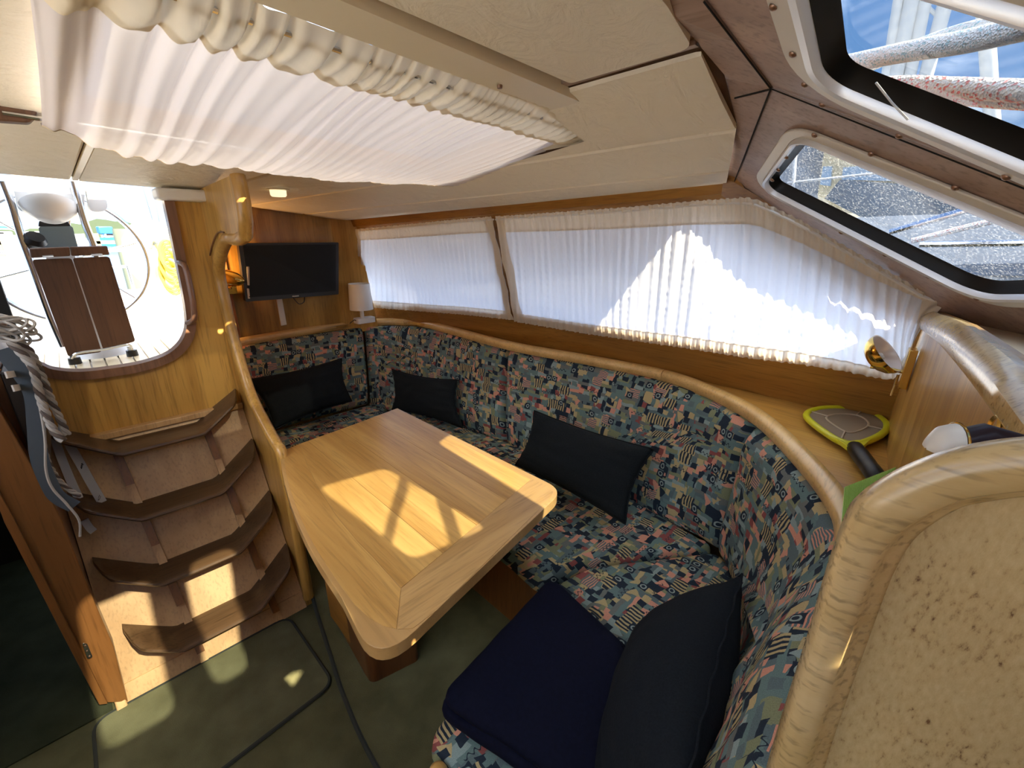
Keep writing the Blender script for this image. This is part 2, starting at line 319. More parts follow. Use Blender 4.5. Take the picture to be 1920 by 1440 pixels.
# ------------------------------------------------------------------ mesh helpers
ZUP = V((0, 0, 0))
def wloc(o):
    p = V((0, 0, 0))
    while o is not None: p = p + o.location; o = o.parent
    return p
def tag(o, label=None, cat=None, group=None, kind=None):
    if label: o['label'] = label
    if cat: o['category'] = cat
    if group: o['group'] = group
    if kind: o['kind'] = kind
    return o
def thing(name, label, cat, loc, group=None):
    o = bpy.data.objects.new(name, None); C.objects.link(o); o.location = loc; o.empty_display_size = .05
    return tag(o, label, cat, group)
def obj(name, bm, m, parent=None, smooth=True, bev=0, seg=3, sub=0, angle=40, label=None):
    """link a bmesh given in world coordinates as ONE object whose origin sits at its base"""
    bm.verts.ensure_lookup_table()
    lo = V((min(v.co[i] for v in bm.verts) for i in range(3))); hi = V((max(v.co[i] for v in bm.verts) for i in range(3)))
    org = V(((lo.x + hi.x) / 2, (lo.y + hi.y) / 2, lo.z))
    bmesh.ops.translate(bm, verts=bm.verts, vec=-org)
    bmesh.ops.recalc_face_normals(bm, faces=bm.faces)
    me = bpy.data.meshes.new(name); bm.to_mesh(me); bm.free()
    me.materials.append(m)
    o = bpy.data.objects.new(name, me); C.objects.link(o)
    if parent is not None:
        o.parent = parent; o.location = org - wloc(parent)
    else: o.location = org
    if smooth:
        for p in me.polygons: p.use_smooth = True
        if not sub: me.set_sharp_from_angle(angle=math.radians(angle))
    if bev:
        b = o.modifiers.new('bevel', 'BEVEL'); b.width = bev; b.segments = seg; b.limit_method = 'ANGLE'; b.angle_limit = math.radians(35)
    if sub:
        s = o.modifiers.new('subsurf', 'SUBSURF'); s.levels = sub; s.render_levels = sub
    if label: o['label'] = label
    return o
def struct(name, bm, m, **k):
    o = obj(name, bm, m, **k)
    if o.parent is None: o['kind'] = 'structure'
    return o
def box(bm, x0, x1, y0, y1, z0, z1):
    vs = [bm.verts.new((x, y, z)) for x in (x0, x1) for y in (y0, y1) for z in (z0, z1)]
    for f in ((0, 1, 3, 2), (4, 6, 7, 5), (0, 4, 5, 1), (2, 3, 7, 6), (0, 2, 6, 4), (1, 5, 7, 3)): bm.faces.new([vs[i] for i in f])
    return bm
def nbox(*a): return box(bmesh.new(), *a)
def obox(bm, c, ax, ay, az):
    """box centred at c with half axes"""
    vs = [bm.verts.new(c + ax * i + ay * j + az * k) for i in (-1, 1) for j in (-1, 1) for k in (-1, 1)]
    for f in ((0, 1, 3, 2), (4, 6, 7, 5), (0, 4, 5, 1), (2, 3, 7, 6), (0, 2, 6, 4), (1, 5, 7, 3)): bm.faces.new([vs[i] for i in f])
    return bm
def prism(pts, d, bm=None):
    """closed solid: polygon pts extruded by vector d"""
    bm = bm or bmesh.new()
    a = [bm.verts.new(p) for p in pts]; b = [bm.verts.new(V(p) + d) for p in pts]
    n = len(pts)
    for i in range(n): bm.faces.new((a[i], a[(i + 1) % n], b[(i + 1) % n], b[i]))
    for ring in (a, b):
        if n <= 4: bm.faces.new(ring)
        else: bmesh.ops.triangle_fill(bm, use_beauty=True, use_dissolve=False, edges=[bm.edges.get((ring[i], ring[(i + 1) % n])) for i in range(n)])
    return bm
def plate(outer, holes, d, bm=None):
    """planar polygon with holes, extruded by d"""
    bm = bm or bmesh.new()
    top, bot = [], []
    for loop in [outer] + holes:
        a = [bm.verts.new(p) for p in loop]; b = [bm.verts.new(V(p) + d) for p in loop]; n = len(loop)
        ea = [bm.edges.new((a[i], a[(i + 1) % n])) for i in range(n)]; eb = [bm.edges.new((b[i], b[(i + 1) % n])) for i in range(n)]
        for i in range(n): bm.faces.new((a[i], a[(i + 1) % n], b[(i + 1) % n], b[i]))
        top += ea; bot += eb
    bmesh.ops.triangle_fill(bm, use_beauty=True, use_dissolve=False, edges=top)
    bmesh.ops.triangle_fill(bm, use_beauty=True, use_dissolve=False, edges=bot)
    return bm
def ringband(A, Bp, d, bm=None):
    """ring between two equal-count loops A (outer) and Bp (inner), thickness d"""
    bm = bm or bmesh.new(); n = len(A)
    q = [[bm.verts.new(V(p)) for p in L_] for L_ in (A, Bp, [V(p) + d for p in Bp], [V(p) + d for p in A])]
    for k in range(4):
        a, b = q[k], q[(k + 1) % 4]
        for i in range(n): bm.faces.new((a[i], a[(i + 1) % n], b[(i + 1) % n], b[i]))
    return bm
def grid(rows, bm=None, uv=None, closeu=False, closev=False):
    bm = bm or bmesh.new(); R = [[bm.verts.new(p) for p in r] for r in rows]
    lay = (bm.loops.layers.uv.get('UVMap') or bm.loops.layers.uv.new('UVMap')) if uv else None
    nr, nc = len(rows), len(rows[0])
    for i in range(nr - (0 if closeu else 1)):
        for j in range(nc - (0 if closev else 1)):
            ii, jj = (i + 1) % nr, (j + 1) % nc
            f = bm.faces.new((R[i][j], R[ii][j], R[ii][jj], R[i][jj]))
            if uv:
                for lp, (a, b) in zip(f.loops, ((i, j), (i + 1, j), (i + 1, j + 1), (i, j + 1))):
                    lp[lay].uv = uv[min(a, nr - 1)][min(b, nc - 1)]
    return bm
def tube(pts, r, bm=None, n=8, closed=False, caps=True):
    bm = bm or bmesh.new(); pts = [V(p) for p in pts]; k = len(pts); rows = []
    up = None
    for i in range(k):
        if closed: t = (pts[(i + 1) % k] - pts[i - 1]).normalized()
        else: t = (pts[min(i + 1, k - 1)] - pts[max(i - 1, 0)]).normalized()
        if up is None:
            up = V((0, 0, 1)) if abs(t.z) < .9 else V((1, 0, 0))
        s = t.cross(up).normalized(); up = s.cross(t).normalized()
        rr = r[i] if isinstance(r, (list, tuple)) else r
        rows.append([pts[i] + (s * math.cos(2 * math.pi * j / n) + up * math.sin(2 * math.pi * j / n)) * rr for j in range(n)])
    R = [[bm.verts.new(p) for p in row] for row in rows]
    for i in range(k if closed else k - 1):
        for j in range(n): bm.faces.new((R[i][j], R[(i + 1) % k][j], R[(i + 1) % k][(j + 1) % n], R[i][(j + 1) % n]))
    if caps and not closed:
        bm.faces.new(R[0][::-1]); bm.faces.new(R[-1])
    return bm
def lathe(prof, c, axis=V((0, 0, 1)), n=28, bm=None):
    """prof: (radius, height) pairs along axis from c"""
    bm = bm or bmesh.new(); axis = axis.normalized()
    s = axis.cross(V((0, 0, 1)) if abs(axis.z) < .9 else V((1, 0, 0))).normalized(); u = axis.cross(s)
    R = []
    for r, h in prof:
        R.append([bm.verts.new(c + axis * h + (s * math.cos(2 * math.pi * j / n) + u * math.sin(2 * math.pi * j / n)) * max(r, 1e-5)) for j in range(n)])
    for a, b in zip(R, R[1:]):
        for j in range(n): bm.faces.new((a[j], a[(j + 1) % n], b[(j + 1) % n], b[j]))
    bmesh.ops.remove_doubles(bm, verts=bm.verts, dist=2e-5)
    return bm
def smooth_path(pts, n=8, closed=False):
    """Catmull-Rom"""
    P = [V(p) for p in pts]; k = len(P); out = []
    for i in range(k if closed else k - 1):
        if closed: a, b, c, d = P[i - 1], P[i], P[(i + 1) % k], P[(i + 2) % k]
        else: a, b, c, d = P[max(i - 1, 0)], P[i], P[i + 1], P[min(i + 2, k - 1)]
        for j in range(n):
            t = j / n
            out.append(.5 * ((2 * b) + (c - a) * t + (2 * a - 5 * b + 4 * c - d) * t * t + (3 * b - a - 3 * c + d) * t ** 3))
    if not closed: out.append(P[-1])
    return out
def roundpoly(pts, r, seg=6):
    """round the corners of a planar polygon"""
    pts = [V(p) for p in pts]; n = len(pts); out = []
    for i in range(n):
        p = pts[i]; rr = r[i] if isinstance(r, (list, tuple)) else r
        if rr <= 0: out.append(p); continue
        a = (pts[i - 1] - p); b = (pts[(i + 1) % n] - p)
        ra = min(rr, a.length * .48, b.length * .48); a = p + a.normalized() * ra; b = p + b.normalized() * ra
        for k in range(seg + 1):
            t = k / seg; out.append(a * (1 - t) ** 2 + p * 2 * t * (1 - t) + b * t * t)
    return out
def resample(pts, n):
    pts = [V(p) for p in pts]; L_ = [0]
    for a, b in zip(pts, pts[1:]): L_.append(L_[-1] + (b - a).length)
    out = []; j = 0
    for i in range(n):
        s = L_[-1] * i / (n - 1)
        while j < len(pts) - 2 and L_[j + 1] < s: j += 1
        t = (s - L_[j]) / max(L_[j + 1] - L_[j], 1e-9); out.append(lerp(pts[j], pts[j + 1], min(max(t, 0), 1)))
    return out
def offset_poly(pts, d, n):
    """offset planar loop outward by d (n plane normal); sign chosen so d>0 grows"""
    c = sum(pts, V((0, 0, 0))) / len(pts); k = len(pts); out = []
    for i in range(k):
        t = (pts[(i + 1) % k] - pts[i - 1]).normalized(); o = t.cross(n).normalized()
        if o.dot(pts[i] - c) < 0: o = -o
        out.append(pts[i] + o * d)
    return out
def text(body, size, loc, rot, m, parent, name='lettering', ext=.0004, align='CENTER'):
    cu = bpy.data.curves.new(name, 'FONT'); cu.body = body; cu.size = size; cu.extrude = ext; cu.align_x = align; cu.align_y = 'CENTER'; cu.resolution_u = 3
    o = bpy.data.objects.new(name, cu); C.objects.link(o); bpy.context.view_layer.update()
    dg = bpy.context.evaluated_depsgraph_get(); me = bpy.data.meshes.new_from_object(o.evaluated_get(dg))
    bpy.data.objects.remove(o); bpy.data.curves.remove(cu)
    me.materials.clear(); me.materials.append(m)
    o = bpy.data.objects.new(name, me); C.objects.link(o); o.parent = parent; o.location = V(loc) - wloc(parent); o.rotation_euler = rot
    return o
def uvxy(bm, k=.7):
    lay = (bm.loops.layers.uv.get('UVMap') or bm.loops.layers.uv.new('UVMap'))
    for f in bm.faces:
        for lp in f.loops: c = lp.vert.co; lp[lay].uv = (c.x + c.z * k, c.y + c.z * k)
    return bm

# =================================================================== STRUCTURE
FZ = -1.5
# saloon floor
struct('floor', nbox(-1.9, 1.9, -1.6, 2.9, FZ - .04, FZ), M['carpet'], smooth=False)
# low dinette platform with bound edge
edge = [onz(583, 1040, FZ), onz(590, 1130, FZ), onz(620, 1230, FZ), onz(650, 1320, FZ), onz(700, 1430, FZ)]
ep = smooth_path([V((.56, 2.06, FZ)), V((.50, 1.85, FZ)), V((.437, 1.625, FZ)), V((.381, 1.33, FZ)), V((.344, 1.12, FZ)), V((.322, .88, FZ)), V((.33, .55, FZ))], 6)
plat = [p.copy() for p in ep] + [V((1.6, .55, FZ)), V((1.6, 2.06, FZ))]
po = struct('floor_dinette', prism([p + V((0, 0, .001)) for p in plat], V((0, 0, .034))), M['carpet'], smooth=False)
bo = struct('trim_platform_edge', tube([p + V((-.003, 0, .032)) for p in ep], .0075, n=8), M['binding'])

# ---- aft bulkhead with companionway opening (Y = 2.05)
YB = 2.05
opx = [(-60, 352), (306, 360), (332, 490), (350, 590), (345, 632), (318, 662), (270, 680), (215, 690), (150, 697), (100, 693), (74, 683), (45, 655), (22, 600), (-25, 500)]
opening = [ony(x, y, YB) for x, y in opx]
opening[0].z = .20; opening[1].z = .20; opening[0].x = -.17; opening[-1].x = -.235; opening[-1].z = -.1; opening[0].x = -.245
opening[-2] = V((-.215, YB, -.30)); opening[-3] = V((-.17, YB, -.385))
op_s = [opening[1]] + smooth_path(opening[1:], 4)[1:] + [opening[0]]
wall = [V((-.40, YB, .30)), V((.43, YB, .30)), V((.43, YB, FZ)), V((-.195, YB, FZ)), V((-.195, YB, -.62)), V((-.40, YB, -.62))]
struct('wall_aft', plate(wall, [op_s], V((0, .03, 0))), M['oak_z'], smooth=False)
tr = obj('trim_1', ringband(offset_poly(op_s, .026, V((0, 1, 0))), offset_poly(op_s, -.004, V((0, 1, 0))), V((0, .05, 0))), M['trim'], bev=.006)
for v in tr.data.vertices: v.co.y -= .018
tr['kind'] = 'structure'
# door to the dark aft cabin on the left, side wall of the stair recess
struct('wall_recess', nbox(-.205, -.18, 1.72, 2.05, FZ, -.285), M['dark_z'], smooth=False)
struct('wall_recess_top', nbox(-.40, -.205, 2.02, 2.05, -.62, .3), M['dark_z'], smooth=False)
struct('wall_aft_cabin', nbox(-1.9, -.40, 1.95, 1.98, -.35, .35), M['dark_x'], smooth=False)
struct('wall_cabin_back', nbox(-1.9, -.21, 2.86, 2.9, FZ, .3), M['rimhole'], smooth=False)  # near-black cabin walls: the shade inside is put into their colour
struct('wall_shade_roof', nbox(-.66, -.215, 1.672, 2.9, -.64, -.60), M['rimhole'], smooth=False)  # low roof and header added to keep daylight out of the cabin
struct('wall_shade_header', nbox(-.66, -.205, 1.672, 1.70, -.64, -.36), M['dark_x'], smooth=False)
struct('floor_cabin', nbox(-.62, -.215, 1.64, 2.86, FZ + .001, FZ + .006), M['shadecarpet'], smooth=False)
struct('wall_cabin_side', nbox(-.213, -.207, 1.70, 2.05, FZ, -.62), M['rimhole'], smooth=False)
# door jamb (post)
jb = [onx(118, 980, -.2), onx(27, 980, -.2)]
dr = [(-60, 640), (0, 770), (50, 856), (100, 943), (118, 980), (160, 1088), (213, 1212), (240, 1316), (202, 1318), (138, 1197), (27, 980), (0, 925), (-60, 800)]
struct('door_1', prism([ony(x, y, 1.625) for x, y in dr], V((0, .045, 0))), M['cabinet'], smooth=False, bev=.003)
d1 = bpy.data.objects['door_1']
obj('door_edge', prism([ony(x, y, 1.612) for x, y in ((186, 1322), (202, 1320), (140, 1196), (30, 980), (-60, 818), (-60, 770), (8, 980), (122, 1200))], V((0, .012, 0))), M['cabinet'], d1, smooth=False, bev=.002)
hg = roundpoly([ony(x, y, 1.61) for x, y in ((154, 1207), (163, 1206), (174, 1232), (164, 1236))], .006)
obj('hinge', prism(hg, V((0, .003, 0))), M['steel'], d1, smooth=False)
for p in ((160, 1211), (163, 1221), (168, 1231)): obj('screw', lathe([(0, -.002), (.0022, -.001), (.0025, .001)], ony(*p, 1.609), V((0, 1, 0)), n=8), M['screwm'], d1)
struct('wall_shade_left', nbox(-.66, -.62, 1.60, 2.86, FZ, -.30), M['rimhole'], smooth=False)  # black wall added to block daylight from the side

# ---- saloon aft bulkhead behind the television
YT = 2.75
tvw = [V((.42, YT, .20)), V((1.20, YT, .20)), V((1.20, YT, -.60)), V((.42, YT, -.60))]
struct('wall_saloon_aft', prism([V((.42, YT, .2)), V((1.19, YT, .2)), V((1.19, YT, -1.2)), V((.42, YT, -1.2))], V((0, .03, 0))), M['zebra'], smooth=False)
struct('wall_saloon_corner', grid([[V((1.19, YT, .2)), V((1.19, YT, -.62))], [V((1.24, YT - .02, .2)), V((1.24, YT - .02, -.62))], [V((1.31, YT - .07, .12)), V((1.40, YT - .07, -.62))]]), M['oak_z'])
# left strip beside the partition
struct('wall_saloon_strip', nbox(.43, .60, 2.715, YT, -.56, .15), M['dark_z'], smooth=False)

# ---- hull side wall (leaning), with window openings
XB = [(-.4, 1.74), (.07, 1.75), (.84, 1.75), (1.2, 1.74), (1.63, 1.665), (2.3, 1.63), (2.6, 1.56), (2.79, 1.40)]
def xr(Y): return 1.45 - .0724 * (Y - .54) if Y > .54 else 1.45
def zr(Y): return .142 - .0339 * (Y - .54) if Y > .54 else .142 - .584 * (.54 - Y)
def xw(Y, z): xb = interp(XB, Y); return xb + (xr(Y) - xb) * (z + .56) / .67
def wallpt(x, y, off=0.0):
    d = ray(x, y); t = 1.5 / d.x
    for _ in range(30): p = d * t; t = (xw(p.y, p.z) - off) / d.x
    return d * t
def wsurf(Y, z, off=0.0): return V((xw(Y, z) - off, Y, z))
# openings in (Y,z)
aw = [wallpt(*p) for p in ((676, 437), (918, 414), (950, 588), (694, 566))]
fw = [wallpt(*p) for p in ((940, 414), (1400, 380), (1745, 568), (1690, 690), (1300, 640), (972, 588))]
def yz(P): return [V((0, p.y, p.z)) for p in P]
outer = [V((0, 2.76, .10)), V((0, .54, .16)), V((0, -.02, -.17)), V((0, -.30, -.34)), V((0, -.30, -.62)), V((0, 2.80, -.62))]
aw2 = roundpoly(yz(aw), .05); fw2 = roundpoly(yz(fw), .05)
def bend(bm, off=0.0):
    for k in range(22):
        bmesh.ops.bisect_plane(bm, geom=bm.verts[:] + bm.edges[:] + bm.faces[:], plane_co=V((0, -.15 + k * .135, 0)), plane_no=V((0, 1, 0)))
    for v in bm.verts: v.co.x += xw(v.co.y, v.co.z) + off
    return bm
bm = bend(plate(outer, [aw2, fw2], V((.02, 0, 0))))
struct('wall_side', bm, M['walnut_y'], smooth=False)
bm = bend(prism(aw2, V((.004, 0, 0))), .012)
struct('window_1', bm, M['glass'], smooth=False)
bm = bend(prism(fw2, V((.004, 0, 0))), .012)
struct('window_2', bm, M['glass'], smooth=False)

# ---- roof: centre plane and outer strips
def pc(X, Y): return .398 - .03 * X - .122 * Y
def onc(x, y): d = ray(x, y); return d * (.398 / (d.z + .03 * d.x + .122 * d.y))
Cc = onz(1445, 165, .25); Dd = onx(1375, 345, 1.45); Ee = onx(1780, 590, 1.45)
nB = (Dd - Cc).cross(Ee - Cc).normalized()
if nB.z < 0: nB = -nB
Gg = onp(1920, 352, Cc, nB); Ac = onx(1595, 118, .78)
nA = (Ac - Cc).cross(Gg - Cc).normalized()
if nA.z < 0: nA = -nA
Hh = onp(1320, 0, Cc, nA)
Mf = V((.905, .44, pc(.905, .44))); Ma = V((.43, 2.05, .135))
SAf = onz(1380, 245, .222); SBf = onz(1366, 322, .16); SEf = V((1.44, .56, .140))
SAa = ony(462, 386, 2.70); SBa = ony(569, 402, 2.70); SEa = V((1.285, 2.72, .066)); 
ceil = tag(bpy.data.objects.new('ceiling', None), kind='structure'); C.objects.link(ceil); ceil.location = (0.4, 1.2, .2)
def panel(pts, gap=.005, th=.012, r=.03, m='liner'):
    pts = [V(p) for p in pts]; c = sum(pts, V((0, 0, 0))) / len(pts)
    n = (pts[1] - pts[0]).cross(pts[-1] - pts[0]).normalized()
    q = offset_poly(pts, -gap, n)
    q = roundpoly(q, r)
    return obj('headliner_panel', prism(q, V((0, 0, .02))), M[m], ceil, bev=.008, seg=3)
# main centre area with skylight
YF, YA = .74, 1.43; X0, X1 = .08, 1.03
def cp(X, Y, dz=0): return V((X, Y, pc(X, Y) + dz))
def mseam(Y): t = (Y - .44) / (2.05 - .44); return lerp(.905, .43, t)
hole = roundpoly([cp(X0, YF + .03), cp(1.02, YF + .03), cp(1.0, YA - .03), cp(X0, YA - .03)], .04)
def cut_hatch(bm):
    for co, no in ((V((1.02, 0, 0)), V((1, 0, 0))), (V((0, YF + .03, 0)), V((0, 1, 0))), (V((0, YA - .03, 0)), V((0, 1, 0)))):
        bmesh.ops.bisect_plane(bm, geom=bm.verts[:] + bm.edges[:] + bm.faces[:], plane_co=co, plane_no=no)
    kill = [f for f in bm.faces if YF + .03 < f.calc_center_median().y < YA - .03 and f.calc_center_median().x < 1.02]
    bmesh.ops.delete(bm, geom=kill, context='FACES')
# backing board (dark wood seen in the seams)
sun_hatch = [cp(-1.25, .58), cp(-.48, .58), cp(-.48, 1.50), cp(-1.25, 1.50)]  # unseen roof opening added so sun reaches the white top below
bk = plate([cp(-1.7, .43, .014), cp(.72, .40, .014), cp(.93, .43, .014), cp(1.12, .68, .014), cp(1.12, 1.5, .014), cp(.45, 2.06, .014), cp(-1.7, 2.06, .014)], [[p + V((0, 0, .014)) for p in hole], [p + V((0, 0, .014)) for p in sun_hatch]], V((0, 0, .03)))
obj('roof_backing', bk, M['dark_x'], ceil, smooth=False)
bk = grid([[Mf + V((.0, -.03, .012)), SAf + V((0, 0, .012)), SBf + V((0, 0, .012)), SEf + V((.01, 0, .012)), SEf + V((.5, 0, -.05))],
           [Ma + V((0, 0, .012)), SAa + V((0, .08, .012)), SBa + V((0, .08, .012)), SEa + V((.01, .08, .012)), SEa + V((.5, .08, -.05))]])
bmesh.ops.solidify(bk, geom=bk.faces, thickness=-.02)
cut_hatch(bk)
obj('roof_backing', bk, M['dark_x'], ceil, smooth=False)
struct('ceiling_shade_overhang', nbox(-.6, .395, 2.07, 2.84, .26, .285), M['white'], smooth=False)  # unseen overhang added to keep sun off the cockpit table
struct('ceiling_aft', prism([V((.40, 2.0, .16)), V((1.5, 2.0, .16)), V((1.5, 2.9, .14)), V((.40, 2.9, .14))], V((0, 0, .03))), M['dark_x'], smooth=False)
# headliner panels
HL = onc(1240, 0)
panel([cp(.155 + .03, .42), cp(.72, .405), Mf + V((-.01, 0, 0)), cp(mseam(YF - .07) - .012, YF - .07), cp(.155, YF - .07)], r=[0, .02, .03, .01, 0])
s1a, s1b = cp(.13, YA + .02), cp(.088, 2.05)
panel([s1a, cp(mseam(YA + .02), YA + .02), Ma, s1b], r=.004)
panel([cp(-1.34, 1.51), cp(-.47, 1.51), cp(-.47, YA + .02), s1a + V((-.015, 0, 0)), s1b + V((-.012, 0, 0)), cp(-1.34, 2.05)], r=0)
panel([cp(-.47, .42), cp(.155, .42), cp(.09, YA + .02), cp(-.47, YA + .02)], r=0)
panel([cp(-1.34, .42), cp(-.48, .42), cp(-.48, .57), cp(-1.34, .57)], r=0)
# outer strips are ruled surfaces between seams
def strip(f0, f1, a0, a1, extra=None):
    n = 14; rows = []
    for i in range(n + 1):
        t = i / n; p, q = lerp(f0, a0, t), lerp(f1, a1, t)
        w_ = (q - p).normalized() * .004
        p = p + w_; q = q - w_
        row = []
        for k, (s, dz) in enumerate(((0, .016), (0, .006), (.015, .0), (.5, -.003), (.985, .0), (1, .006), (1, .016))):
            row.append(lerp(p, q, s) + V((0, 0, dz)))
        rows.append(row)
    bm = grid(rows, closev=True)
    bm.verts.ensure_lookup_table()
    bmesh.ops.holes_fill(bm, edges=[e_ for e_ in bm.edges if e_.is_boundary])
    cut_hatch(bm)
    return obj('headliner_panel', bm, M['liner'], ceil)
strip(Mf + V((.012, 0, -.001)), SAf, Ma + V((.01, 0, 0)), SAa)
strip(SAf, SBf, SAa, SBa)
strip(SBf, SEf, SBa, SEa)
obj('headliner_panel', prism([Ma + V((.005, 0, 0)), SAa + V((-.005, 0, 0)), V((.44, 2.7, .128))], V((0, 0, .02))), M['liner'], ceil, smooth=False)
# trim strip in the long seam
obj('seam_batten', prism([Mf + V((-.012, 0, .006)), Mf + V((.016, 0, .006)), cp(mseam(.75) + .012, .75, .006), cp(mseam(.75) - .012, .75, .006)], V((0, 0, .01))), M['mauve'], ceil, smooth=False)
obj('seam_batten', prism([s1a + V((-.014, 0, .001)), s1a + V((.002, 0, .001)), s1b + V((.002, 0, .001)), s1b + V((-.011, 0, .001))], V((0, 0, .01))), M['cream'], ceil, smooth=False)
# skylight: cream coaming bar, glazing
def hz(X, Y, dz): return V((X, Y, pc(X, Y) + dz))
ta, tb = onc(680, 0), onc(1147, 216)
bar = roundpoly([hz(-.05, .668, -.012), hz(1.05, .692, -.012), hz(1.07, .705, -.012), hz(1.075, .765, -.012), hz(-.05, .742, -.012)], [0, .02, .01, .015, 0])
sk = tag(bpy.data.objects.new('window_skylight', None), kind='structure'); C.objects.link(sk); sk.location = (.5, 1.1, .27)
obj('frame_bar', prism(bar, V((0, 0, .045))), M['cream'], sk, bev=.012, seg=4)
obj('frame_bar', nbox(.03, .08, .76, 1.44, .285, .33), M['cream'], sk, bev=.01)
obj('frame_bar', prism([hz(.03, 1.42, .0), hz(1.0, 1.42, .0), hz(1.0, 1.46, .0), hz(.03, 1.46, -.005)], V((0, 0, .045))), M['cream'], sk, bev=.01)
gl = prism([hz(.05, .75, .06), hz(1.08, .75, .06), hz(1.08, 1.43, .06), hz(.05, 1.43, .06)], V((0, 0, .008)))
obj('pane', gl, M['glass'], sk, smooth=False)
for px_ in ((937, 147),):
    p = onc(*px_); 
    obj('screw', lathe([(0, -.014), (.005, -.013), (.0055, -.010), (.0055, 0)], p + V((0, 0, -.004)), n=12), M['screwm'], sk)

# ---- front edge of the roof: mauve-brown wood
def ruled(A, Bq, m, name, th=.012, up=V((0, 0, 1)), smooth=False):
    rows = [[a, b] for a, b in zip(A, Bq)]
    bm = grid(rows); bmesh.ops.recalc_face_normals(bm, faces=bm.faces)
    r = bmesh.ops.extrude_face_region(bm, geom=bm.faces[:]); vs = [g for g in r['geom'] if isinstance(g, bmesh.types.BMVert)]
    bmesh.ops.translate(bm, verts=vs, vec=up * th)
    return struct(name, bm, m, smooth=smooth)
H2_ = Cc + (Hh - Cc) * 2.2
E1 = [cp(-1.35, .54, .03), cp(.4, .54, .03), cp(.715, .47, .03), V((.895, .465, .342)), SAf + V((-.04, .02, .012)), SEf + V((-.03, .02, .01))]
K = onz(1398, 178, .262)
ruled([E1[0], E1[1], E1[2], E1[3], K + V((-.02, .045, .034))], [V((-1.35, H2_.y, H2_.z)), H2_, Cc * .3 + H2_ * .7, Cc * .75 + H2_ * .25, Cc], M['mauve'], 'trim_roof_front')
ruled([K + V((-.02, .045, .034)), SAf + V((-.03, .035, .040)), SEf + V((-.03, .04, .036))], [Cc, lerp(Cc, Dd, .5), Dd + V((.02, .0, -.002))], M['mauve'], 'trim_roof_corner')

# ---- windscreen panels
def pA(x, y): return onp(x, y, Cc, nA)
def pB(x, y): return onp(x, y, Cc, nB)
# glass A (in plane): corner, aft edge inboard, side edge forward
def pAo(x, y): return onp(x, y, Cc + nA * .022, nA) - nA * .022
def pBo(x, y): return onp(x, y, Cc + nB * .022, nB) - nB * .022
g0 = pAo(1590, 114); ua = (pAo(1577, 0) - g0).normalized(); ub = (pAo(1920, 241) - g0).normalized()
la = .22; lb = .36
GA = [g0, g0 + ua * la, g0 + ua * la + ub * lb, g0 + ub * lb]
GA_r = roundpoly(GA, .030, 8)
GB = [pBo(1529, 249), pBo(1458, 336), pBo(1850, 528), pBo(2190, 512)]
GB_r = roundpoly(GB, [.03, .03, .05, .03], 8)
def win(name, loop, n, gask, lip, flange, screws, dirt, tilt=1.0):
    w_ = tag(bpy.data.objects.new(name, None), kind='structure'); C.objects.link(w_)
    c = sum(loop, V((0, 0, 0))) / len(loop); w_.location = c
    obj('pane', prism([p + n * .022 for p in loop], n * .006), M['dirtyglass'] if dirt else M['tinted'], w_, smooth=False)
    o1 = offset_poly(loop, gask, n); o2 = offset_poly(loop, gask + lip, n); o3 = offset_poly(loop, gask + lip + flange, n)
    # sloping rubber gasket from glass to rim
    rows = [[p + n * .022 for p in loop], [lerp(a, b, .4) + n * .016 for a, b in zip(loop, o1)], [p + n * .0 for p in o1], [p + n * .024 for p in o1]]
    obj('gasket', grid(rows, closev=True, closeu=True), M['rubber'], w_)
    rows = [[p + n * .001 for p in o1], [p - n * .010 for p in offset_poly(loop, gask + lip * .3, n)], [p - n * .012 for p in offset_poly(loop, gask + lip * .7, n)], [p - n * .004 for p in o2], [p + n * .006 for p in o2], [p + n * .012 for p in o1]]
    obj('rim', grid(rows, closev=True, closeu=True), M['alu'], w_)
    if flange: obj('flange', ringband([p - n * .004 for p in o3], [p - n * .004 for p in o2], n * .006), M['greyflange'], w_, bev=.002)
    for p in screws:
        obj('screw', lathe([(0, -.004), (.003, -.0035), (.0052, -.0015), (.0056, 0)], p - n * .0045, n, n=12), M['screwm'], w_)
    return w_, o1, o2, o3
scA = [pA(*p) for p in ((1455, 5), (1491, 95), (1513, 153), (1546, 191), (1691, 249), (1893, 326))]
_, A1, A2, A3 = win('window_3', GA_r, nA, .017, .022, .038, scA, False)
scB = [pB(*p) for p in ((1497, 265), (1478, 291), (1463, 315), (1451, 334), (1440, 349), (1531, 249), (1638, 284), (1796, 347), (1580, 433), (1662, 475), (1744, 516), (1835, 556))]
_, B1, B2, B3 = win('window_4', GB_r, nB, .012, .013, .022, scB, True)
# wood plates around the glass
GAh = offset_poly(GA_r, .030, nA); GBh = offset_poly(GB_r, .016, nB)
mv = (Gg - Cc).normalized(); mc = (Hh - Cc).normalized()
plateA = [Cc, Hh + mc * .02, Hh + mc * .02 + mv * .78, Cc + mv * .78]
H2 = Cc + (Hh - Cc) * 2.2
plateA[1] = H2; plateA[2] = H2 + mv * .78
struct('wall_windscreen_centre', plate([p + nA * .003 for p in plateA], [[p + nA * .003 for p in GAh]], nA * .018), M['mauve'], smooth=False)
dv = (Ee - Dd).normalized()
plateB = [Cc, Cc + mv * .78, Ee + dv * .33 + V((.12, 0, 0)), Dd + V((.02, .0, 0))]
plateB = [p - nB * (p - Cc).dot(nB) for p in plateB]
struct('wall_windscreen_side', plate([p + nB * .003 for p in plateB], [[p + nB * .003 for p in GBh]], nB * .018), M['mauve'], smooth=False)
